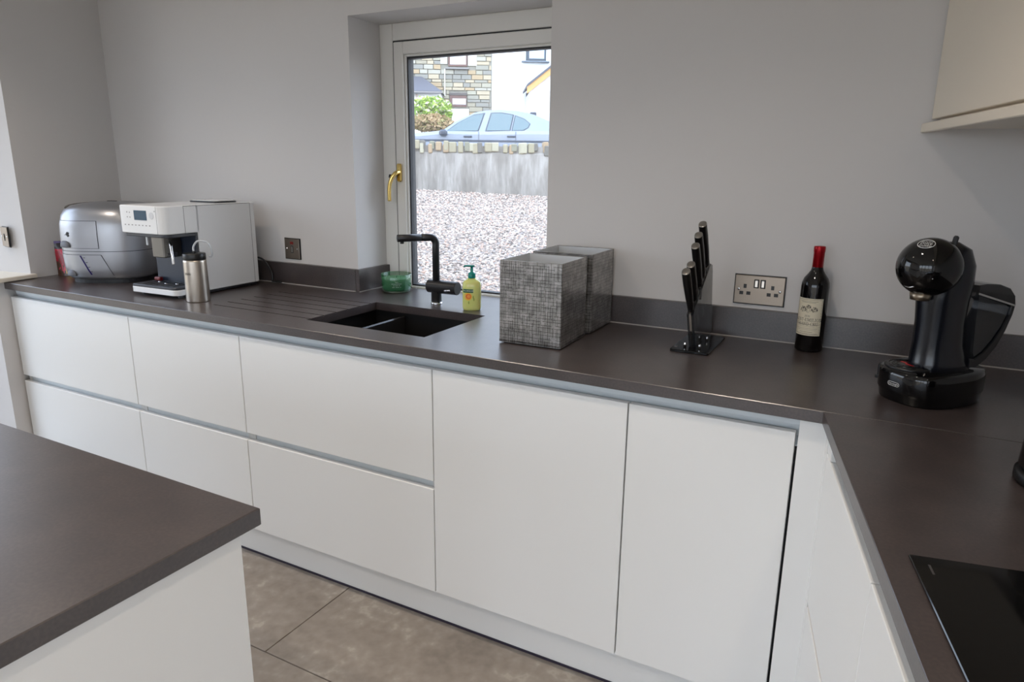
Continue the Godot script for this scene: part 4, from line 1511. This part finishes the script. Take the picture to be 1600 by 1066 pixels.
func outside() -> void:
	# gravel bed
	var gravel_col := textured(ramp(noise(0.08, 41, 3), 512, [[0.2, rgb(92, 84, 79)], [0.5, rgb(134, 124, 117)], [0.8, rgb(168, 160, 153)]], noise(0.4, 42, 2), 0.5), 1.5, 0.9)
	var st := mb(true)
	var n := 24
	for i in n:
		for j in n:
			var c := []
			for q in [[i, j], [i + 1, j], [i + 1, j + 1], [i, j + 1]]:
				var x := lerpf(-12.0, 3.0, float(q[0]) / n)
				var z := lerpf(-0.362, wall_line(x), float(q[1]) / n)
				c.append(Vector3(x, gravel_height(x, z), z))
			quad(st, c[0], c[1], c[2], c[3])
	var bed := obj("ground", st, gravel_col)
	tag(bed, "sloping bed under the pale gravel yard", "ground", "", "structure")
	var stone := mb()
	var r1 := RandomNumberGenerator.new()
	r1.seed = 3
	var rings := []
	for q in [[-0.5, 0.5], [-0.1, 1.0], [0.3, 0.85], [0.55, 0.3]]:
		var rg := PackedVector3Array()
		for k in 6:
			var a := TAU * k / 6.0
			rg.append(Vector3(q[1] * cos(a) * r1.randf_range(0.8, 1.1), q[0], -q[1] * sin(a) * r1.randf_range(0.7, 1.0)))
		rings.append(rg)
	loft(stone, rings)
	var mm := MultiMesh.new()
	mm.transform_format = MultiMesh.TRANSFORM_3D
	mm.use_colors = true
	mm.mesh = done(stone)
	var spots := []
	var tries := 0
	while spots.size() < 62000 and tries < 300000:
		tries += 1
		var d := 3.0 + 8.0 * pow(r1.randf(), 0.8)
		var w := 0.35 + d * 0.17
		var p := yard(r1.randf_range(-w * 1.3, w * 2.0), 0, d)
		if p.z > -0.40:
			continue
		spots.append(p)
	mm.instance_count = spots.size()
	var cols := [rgb(190, 174, 160), rgb(168, 151, 138), rgb(136, 122, 112), rgb(182, 153, 136), rgb(204, 192, 180), rgb(102, 92, 85), rgb(158, 145, 134)]
	for k in spots.size():
		var p: Vector3 = spots[k]
		var s := r1.randf_range(0.009, 0.02)
		var b := Basis(Vector3(r1.randf_range(-1, 1), r1.randf_range(-1, 1), r1.randf_range(-1, 1)).normalized(), r1.randf() * TAU).scaled(Vector3(s, s * r1.randf_range(0.6, 1.0), s))
		mm.set_instance_transform(k, Transform3D(b, Vector3(p.x, gravel_height(p.x, p.z) + s * 0.15, p.z)))
		mm.set_instance_color(k, (cols[r1.randi() % cols.size()] as Color).srgb_to_linear())
	var gm := mat(Color.WHITE, 0.9)
	gm.vertex_color_use_as_albedo = true
	var mi := MultiMeshInstance3D.new()
	mi.name = "gravel"
	mi.multimesh = mm
	mi.material_override = gm
	add_child(mi)
	tag(mi, "pale pinkish gravel stones covering the yard", "gravel", "", "stuff")

	# retaining wall with a coping of upright stones
	var foot := 0.9
	var t := far_thing("retaining_wall", "streaky concrete retaining wall with upright stone coping across the gravel", "garden wall", 0, 0, 11.0)
	var tex := ramp(noise(0.02, 51, 4), 256, [[0.2, rgb(106, 101, 94)], [0.5, rgb(140, 134, 126)], [0.75, rgb(178, 173, 166)]], noise(0.2, 52, 2), 0.25)
	var conc := textured(tex, 1.0, 0.9)
	conc.uv1_scale = Vector3(0.9, 0.12, 0.9)
	obj("concrete_face", box(-9.0, 9.0, foot - 0.5, 1.655, -0.3, 0.0, 0.02), conc, t)
	var sm := [mat(rgb(156, 148, 124), 0.9), mat(rgb(134, 132, 114), 0.9), mat(rgb(164, 142, 114), 0.9), mat(rgb(112, 108, 100), 0.9), mat(rgb(172, 166, 144), 0.9)]
	obj("coping_bed", box(-9.0, 9.0, 1.655, 1.75, -0.24, -0.03), conc, t)
	var x := -3.2
	while x < 4.6:
		var w := r1.randf_range(0.06, 0.12)
		st = mb()
		bbox(st, Vector3(x + w * 0.5, 1.722 + r1.randf_range(-0.008, 0.012), -0.13), Vector3(w - 0.002, 0.135 + r1.randf_range(-0.02, 0.03), 0.3 + r1.randf_range(-0.03, 0.03)), 0.012, Transform3D(Basis(Vector3.FORWARD, r1.randf_range(-0.04, 0.04)), Vector3.ZERO))
		obj("coping_stone", st, sm[r1.randi() % 5], t)
		x += w
	# road behind the wall
	st = mb()
	var pv := [yard(-30, 1.3, 11.3), yard(30, 1.3, 11.3), yard(30, 1.3, 45), yard(-30, 1.3, 45)]
	quad(st, pv[0], pv[1], pv[2], pv[3])
	struct("road", st, mat(rgb(140, 140, 140), 0.9), "grey road behind the retaining wall", "road")
	car()
	houses(r1)

func side_profile(px: Array, d: float) -> Array:   # pixels of a side view to (right, height) d metres away
	var out := []
	for p in px:
		var q := seen(p[0], p[1], d)
		out.append(Vector2(q.x, q.y))
	return out

func car() -> void:
	var d := 15.2
	var paint := mat(rgb(136, 143, 155), 0.25, 0.35)
	paint.clearcoat_enabled = true
	paint.clearcoat = 0.8
	paint.clearcoat_roughness = 0.05
	var t := far_thing("car", "silver-blue saloon car parked behind the retaining wall", "car", 0, 0, d)
	var low := side_profile([[575, 262], [572, 232], [585, 217], [625, 210], [668, 206], [692, 203.5], [760, 205], [830, 204], [872, 205], [915, 208], [938, 213], [944, 232], [938, 258]], d)
	var st := mb()
	extrude(st, PackedVector2Array(low), -1.72, 0.0, Transform3D.IDENTITY, 0.07)
	obj("lower_body", st, paint, t)
	# cabin, drawn in towards the roof
	var up := side_profile([[688, 206], [712, 189], [742, 174.5], [760, 171], [780, 170], [808, 171.5], [836, 178], [862, 190], [890, 206]], d)
	var base_y: float = up[0].y
	var top_y := 0.0
	for p in up:
		top_y = maxf(top_y, p.y)
	st = mb()
	var m := up.size()
	var tuck := func(p: Vector2) -> float: return 0.06 + 0.22 * (p.y - base_y) / (top_y - base_y)
	for i in m - 1:
		var a: Vector2 = up[i]
		var b: Vector2 = up[i + 1]
		var za: float = tuck.call(a)
		var zb: float = tuck.call(b)
		quad(st, Vector3(a.x, a.y, -za), Vector3(b.x, b.y, -zb), Vector3(b.x, b.y, -1.72 + zb), Vector3(a.x, a.y, -1.72 + za))
	for side in 2:
		var mid := Vector2((up[0].x + up[m - 1].x) * 0.5, base_y)
		for i in m - 1:
			var v := []
			for p in [mid, up[i + 1], up[i]]:
				var z: float = tuck.call(p)
				v.append(Vector3(p.x, p.y, -z if side == 0 else -1.72 + z))
			if side == 0: tri(st, v[0], v[1], v[2])
			else: tri(st, v[2], v[1], v[0])
	obj("cabin", st, paint, t)
	var gl := mat(rgb(104, 122, 126), 0.05)
	var trim := mat(rgb(60, 66, 78), 0.3)
	var panes := [["side_window", [[697, 205], [716, 191], [740, 178.5], [757, 176], [747, 204.5]]], ["side_window", [[759, 204.5], [768, 175.5], [784, 175], [803, 178.5], [797, 204]]], ["side_window", [[800, 204], [806, 179.5], [820, 185], [829, 193], [826, 199], [818, 203.5]]]]
	for p in panes:
		var q := side_profile(p[1], d)
		var c := Vector2.ZERO
		for v in q:
			c += v
		c /= q.size()
		for side in 2:
			for layer in 2:
				st = mb()
				for i in q.size():
					var v3 := []
					for w in [c, q[(i + 1) % q.size()], q[i]]:
						var ww: Vector2 = c + (w - c) * (1.05 if layer == 0 else 0.96)
						var z: float = tuck.call(ww) - 0.006 - 0.006 * layer
						v3.append(Vector3(ww.x, ww.y, -z if side == 0 else -1.72 + z))
					var flip := poly_area(PackedVector2Array(q)) > 0.0
					if (side == 0) != flip: tri(st, v3[0], v3[1], v3[2])
					else: tri(st, v3[2], v3[1], v3[0])
				obj("window_trim" if layer == 0 else p[0], st, trim if layer == 0 else gl, t)
	# sill line, handles, mirror, fin, wheels
	var a := seen(600, 217.5, d)
	var b := seen(930, 217.5, d)
	obj("side_strip", box(a.x, b.x, a.y - 0.03, a.y + 0.01, -0.01, 0.012, 0.004), trim, t)
	for u in [731, 799]:
		var h := seen(u, 213.5, d)
		obj("door_handle", box(h.x - 0.09, h.x + 0.09, h.y - 0.018, h.y + 0.018, -0.005, 0.035, 0.012), trim, t)
	for u in [[748, 213], [806, 212]]:
		var h := seen(u[0], 205, d)
		obj("door_seam", box(h.x - 0.006, h.x + 0.006, h.y - 0.5, h.y - 0.01, -0.01, 0.003), trim, t)
	var mr := seen(693, 208, d)
	st = mb()
	bbox(st, Vector3(mr.x, mr.y, 0.09), Vector3(0.17, 0.13, 0.2), 0.04)
	obj("wing_mirror", st, trim, t)
	var fn := seen(838, 174, d)
	st = mb()
	bbox(st, Vector3(fn.x, fn.y, -0.86), Vector3(0.14, 0.09, 0.04), 0.015)
	obj("roof_fin", st, trim, t)
	for u in [620, 880]:
		for z in [-0.22, -1.72]:
			var w := seen(u, 262, d)
			st = mb()
			lathe(st, [[0.3, 0.0], [0.33, 0.03], [0.33, 0.19], [0.3, 0.22]], 28, Transform3D(Basis(Vector3.RIGHT, PI / 2), Vector3(w.x, 1.63, z + 0.02)))
			obj("wheel", st, M.black_matt, t)

func flat_part(called: String, parent: Node3D, p0: Array, p1: Array, d: float, z0: float, z1: float, m: Material, b := 0.0) -> MeshInstance3D:   # a block whose face shows between two pixels
	var a := seen(p0[0], p0[1], d)
	var c := seen(p1[0], p1[1], d)
	return obj(called, box(minf(a.x, c.x), maxf(a.x, c.x), minf(a.y, c.y), maxf(a.y, c.y), z0, z1, b), m, parent)

func leafy(called: String, label: String, u: float, v: float, d: float, rx: float, ry: float, count: int, cols: Array, seed_: int) -> void:
	var c := seen(u, v, d)
	var t := far_thing(called, label, "shrub", c.x, 1.3, d)
	var r1 := RandomNumberGenerator.new()
	r1.seed = seed_
	var st := mb()
	tube(st, [Vector3(0, 0, 0), Vector3(0.02, c.y - 1.3, 0)], 0.05, 8, Transform3D.IDENTITY, 0.02)
	for k in 5:
		var a := TAU * k / 5.0
		tube(st, [Vector3(0, 0.1, 0), Vector3(rx * 0.6 * cos(a), c.y - 1.3 + ry * 0.3, rx * 0.5 * sin(a))], 0.03, 6, Transform3D.IDENTITY, 0.01)
	obj("stems", st, mat(rgb(110, 92, 70), 0.9), t)
	var sts := []
	for k in cols.size():
		sts.append(mb())
	for k in count:
		var dir := Vector3(r1.randfn(), r1.randfn(), r1.randfn()).normalized()
		var q := pow(r1.randf(), 0.35)
		var p := Vector3(dir.x * rx * q, c.y - 1.3 + dir.y * ry * q, dir.z * rx * 0.7 * q)
		if p.y < 0.02:
			continue
		var s := r1.randf_range(0.04, 0.09)
		var bs := Basis(Vector3(r1.randfn(), r1.randfn(), r1.randfn()).normalized(), r1.randf() * TAU)
		quad(sts[r1.randi() % cols.size()], p + bs * Vector3(-s, 0, 0), p + bs * Vector3(0, -s * 0.5, s * 0.2), p + bs * Vector3(s, 0, 0), p + bs * Vector3(0, s * 0.5, s * 0.2))
	for k in cols.size():
		var m := mat(cols[k], 0.7)
		m.backlight_enabled = true
		m.backlight = (cols[k] as Color) * 0.5
		var o := obj("foliage", sts[k], m, t)
		o.set_meta("kind", "stuff")

func houses(r1: RandomNumberGenerator) -> void:
	var d := 27.0
	var t := far_thing("stone_house", "old house of tan and grey rubble stone behind the car", "house", 0, 0, d)
	var a := seen(560, 300, d)
	var b := seen(768, 100, d)
	var mortar := mat(rgb(160, 156, 144), 0.95)
	obj("wall", box(a.x, b.x, 1.3, 8.0, -8.0, -0.05), mortar, t)
	var slate := mat(rgb(96, 96, 104), 0.7)
	var st := mb()
	across(st, [[-8.3, 7.9], [0.25, 7.9], [-4.0, 11.0]], a.x - 0.2, b.x)
	obj("roof", st, slate, t)
	var white := mat(rgb(236, 234, 228), 0.6)
	var openings := [[[688, 40], [743, 109]], [[702, 145], [730, 168]], [[705, 168], [733, 205]]]
	var sm := []
	for c in [rgb(172, 167, 148), rgb(160, 156, 142), rgb(182, 160, 128), rgb(180, 175, 160), rgb(150, 147, 138), rgb(190, 176, 150), rgb(166, 158, 138)]:
		sm.append(mat(c, 0.9))
	var shapes := []
	for k in 6:
		st = mb()
		bbox(st, Vector3.ZERO, Vector3(1.0, 1.0, 0.09 + 0.01 * k), 0.016)
		shapes.append(done(st))
	var y := 1.95
	while y < 6.7:
		var h := r1.randf_range(0.10, 0.18)
		var lft := seen(632, 100, d).x
		var x := lft + r1.randf_range(-0.2, 0.0)
		while x < b.x - 0.03:
			var w := minf(r1.randf_range(0.24, 0.52), b.x - x)
			var x_end := x + w
			var x_next := x_end
			for o in openings:
				var p := seen(o[0][0], o[0][1], d)
				var q := seen(o[1][0], o[1][1], d)
				if x_end > p.x and x < q.x and y + h > q.y + 0.03 and y < p.y - 0.03:
					if x < p.x:
						x_end = p.x
						x_next = maxf(q.x, p.x)
					else:
						x_end = x
						x_next = q.x
			w = x_end - x
			if w > 0.08:
				var s := put("stone", shapes[r1.randi() % 6], sm[r1.randi() % 7], t, Vector3(x + w * 0.5, y + h * 0.5, -0.045))
				s.scale = Vector3(w - 0.02, h - 0.02, 1.0)
			w = x_next - x
			x += w
		y += h
	# windows
	var brown := mat(rgb(120, 92, 84), 0.6)
	var wf := flat_part("window", t, [700, 60], [730, 104], d, -0.06, 0.03, brown)
	flat_part("pane", wf, [703, 60], [728, 101], d, 0.03, 0.035, mat(rgb(225, 228, 232), 0.2))
	for s in [[[688, 68], [699, 100]], [[731, 68], [741, 84]], [[731, 85], [745, 103]]]:
		flat_part("quoin_block", t, s[0], s[1], d, -0.06, 0.02, white, 0.01)
	flat_part("window_ledge", t, [696, 105.5], [733, 109], d, -0.06, 0.12, mat(rgb(146, 142, 138), 0.8), 0.01)
	var lw := flat_part("window", t, [703, 149], [729, 167], d, -0.06, 0.02, brown)
	flat_part("pane", lw, [707, 154], [728, 163.5], d, 0.02, 0.025, mat(rgb(225, 228, 232), 0.2))
	flat_part("lintel", t, [702, 145], [730, 149.5], d, -0.06, 0.04, mat(rgb(106, 100, 96), 0.9), 0.01)
	flat_part("base_panel", t, [706, 170], [733, 200], d, -0.06, 0.02, white)
	flat_part("drainpipe", t, [694.2, 108], [696, 150], d, 0.0, 0.08, white)
	# slate-roofed porch in front of the stone house
	var dp := 25.0
	var p := far_thing("porch", "white lean-to porch with slate roof against the stone house", "porch", 0, 0, dp)
	var w0 := seen(600, 146, dp)
	var w1 := seen(688, 146, dp)
	obj("wall", box(w0.x, w1.x, 1.3, w1.y, -1.9, 0.0), white, p)
	var rt := seen(600, 121, dp)
	var e0 := seen(652, 121, dp)
	var e1 := seen(691, 143.5, dp)
	st = mb()
	var pitch := [Vector3(rt.x, e1.y, 0.25), Vector3(e1.x, e1.y, 0.25), Vector3(e0.x, e0.y + 0.25, -1.9), Vector3(rt.x, e0.y + 0.25, -1.9)]
	quad(st, pitch[0], pitch[1], pitch[2], pitch[3])
	quad(st, pitch[1], Vector3(e1.x, e1.y, -1.9), pitch[2], pitch[2])
	for q in 4:
		var i: Vector3 = pitch[q]
		var j: Vector3 = pitch[(q + 1) % 4]
		quad(st, i - Vector3(0, 0.08, 0), j - Vector3(0, 0.08, 0), j, i)
	obj("roof", st, slate, p)
	flat_part("fascia", p, [600, 143], [692, 146.5], dp, 0.2, 0.27, mat(rgb(150, 144, 140), 0.7))
	flat_part("corner_post", p, [650, 147], [653, 178], dp, 0.0, 0.06, mat(rgb(190, 170, 158), 0.7))
	flat_part("timber_panel", p, [655, 153], [666, 166], dp, 0.0, 0.03, mat(rgb(206, 160, 116), 0.7))

	# white house
	var dw := 27.05
	var h := far_thing("white_house", "bright white rendered house next to the stone house", "house", 0, 0, dw)
	var x0 := seen(768.5, 100, dw).x
	obj("wall", box(x0, x0 + 9.0, 1.3, 8.4, -8.0, 0.0), mat(rgb(244, 244, 242), 0.8), h)
	st = mb()
	across(st, [[-8.3, 8.3], [0.3, 8.3], [-4.0, 11.4]], x0, x0 + 9.2)
	obj("roof", st, slate, h)
	var dark := mat(rgb(74, 84, 94), 0.5)
	var wd := flat_part("window", h, [822, 62], [853, 95], dw, -0.02, 0.04, dark)
	flat_part("pane", wd, [827, 74], [850, 92], dw, 0.04, 0.045, mat(rgb(196, 210, 220), 0.1))
	flat_part("pane", wd, [827, 62], [850, 71.5], dw, 0.04, 0.045, mat(rgb(206, 216, 224), 0.1))
	flat_part("window_ledge", h, [815, 95.5], [858, 98.5], dw, 0.0, 0.14, mat(rgb(120, 130, 140), 0.7), 0.01)
	flat_part("side_light", h, [822, 145], [828.5, 169], dw, 0.0, 0.03, dark)
	# gabled porch with a timber bargeboard
	var dg := 24.5
	var g := far_thing("gable_porch", "small gabled porch with orange timber bargeboard on the white house", "porch", 0, 0, dg)
	var q0 := seen(829, 141, dg)
	var q1 := seen(858, 118, dg)
	var wide := (q1.x - q0.x)
	st = mb()
	var gp := PackedVector2Array([Vector2(q0.x, 1.3), Vector2(q0.x + 2.9, 1.3), Vector2(q0.x + 2.9, q0.y), Vector2(q0.x + 1.45, q0.y + 1.45 * (q1.y - q0.y) / wide), Vector2(q0.x, q0.y)])
	extrude(st, gp, -2.4, 0.0)
	obj("wall", st, textured(tex_rough(), 0.8, 0.9), g)
	var timber := mat(rgb(222, 168, 106), 0.6)
	var sl := (q1.y - q0.y) / wide
	for side in [0, 1]:
		st = mb()
		var bx: float = q0.x - 0.12 if side == 0 else q0.x + 3.02
		var by := q0.y - 0.12 * sl
		var tx := q0.x + 1.45
		var ty := q0.y + 1.45 * sl
		extrude(st, PackedVector2Array([Vector2(bx, by - 0.02), Vector2(tx, ty - 0.02), Vector2(tx, ty + 0.2), Vector2(bx, by + 0.2)]), 0.0, 0.06)
		obj("bargeboard", st, timber, g)
		st = mb()
		extrude(st, PackedVector2Array([Vector2(bx, by + 0.2), Vector2(tx, ty + 0.2), Vector2(tx, ty + 0.28), Vector2(bx, by + 0.28)]), -2.4, 0.1)
		obj("roof_slope", st, slate, g)
	# shrubs in front of the houses
	leafy("leafy_shrub", "bright green leafy shrub growing in front of the stone house", 673, 172, 20.0, 0.62, 0.36, 1700, [rgb(150, 176, 74), rgb(176, 198, 96), rgb(122, 152, 70), rgb(222, 214, 190)], 61)
	leafy("dry_shrub", "low dry brownish shrub below the green one", 672, 192, 19.0, 0.60, 0.22, 1300, [rgb(166, 140, 104), rgb(140, 130, 80), rgb(186, 160, 120)], 62)

func tex_rough() -> ImageTexture:
	return ramp(noise(0.06, 71, 4), 128, [[0.2, rgb(196, 188, 184)], [0.6, rgb(222, 216, 212)], [0.9, rgb(236, 232, 230)]], noise(0.3, 72, 2), 0.4)
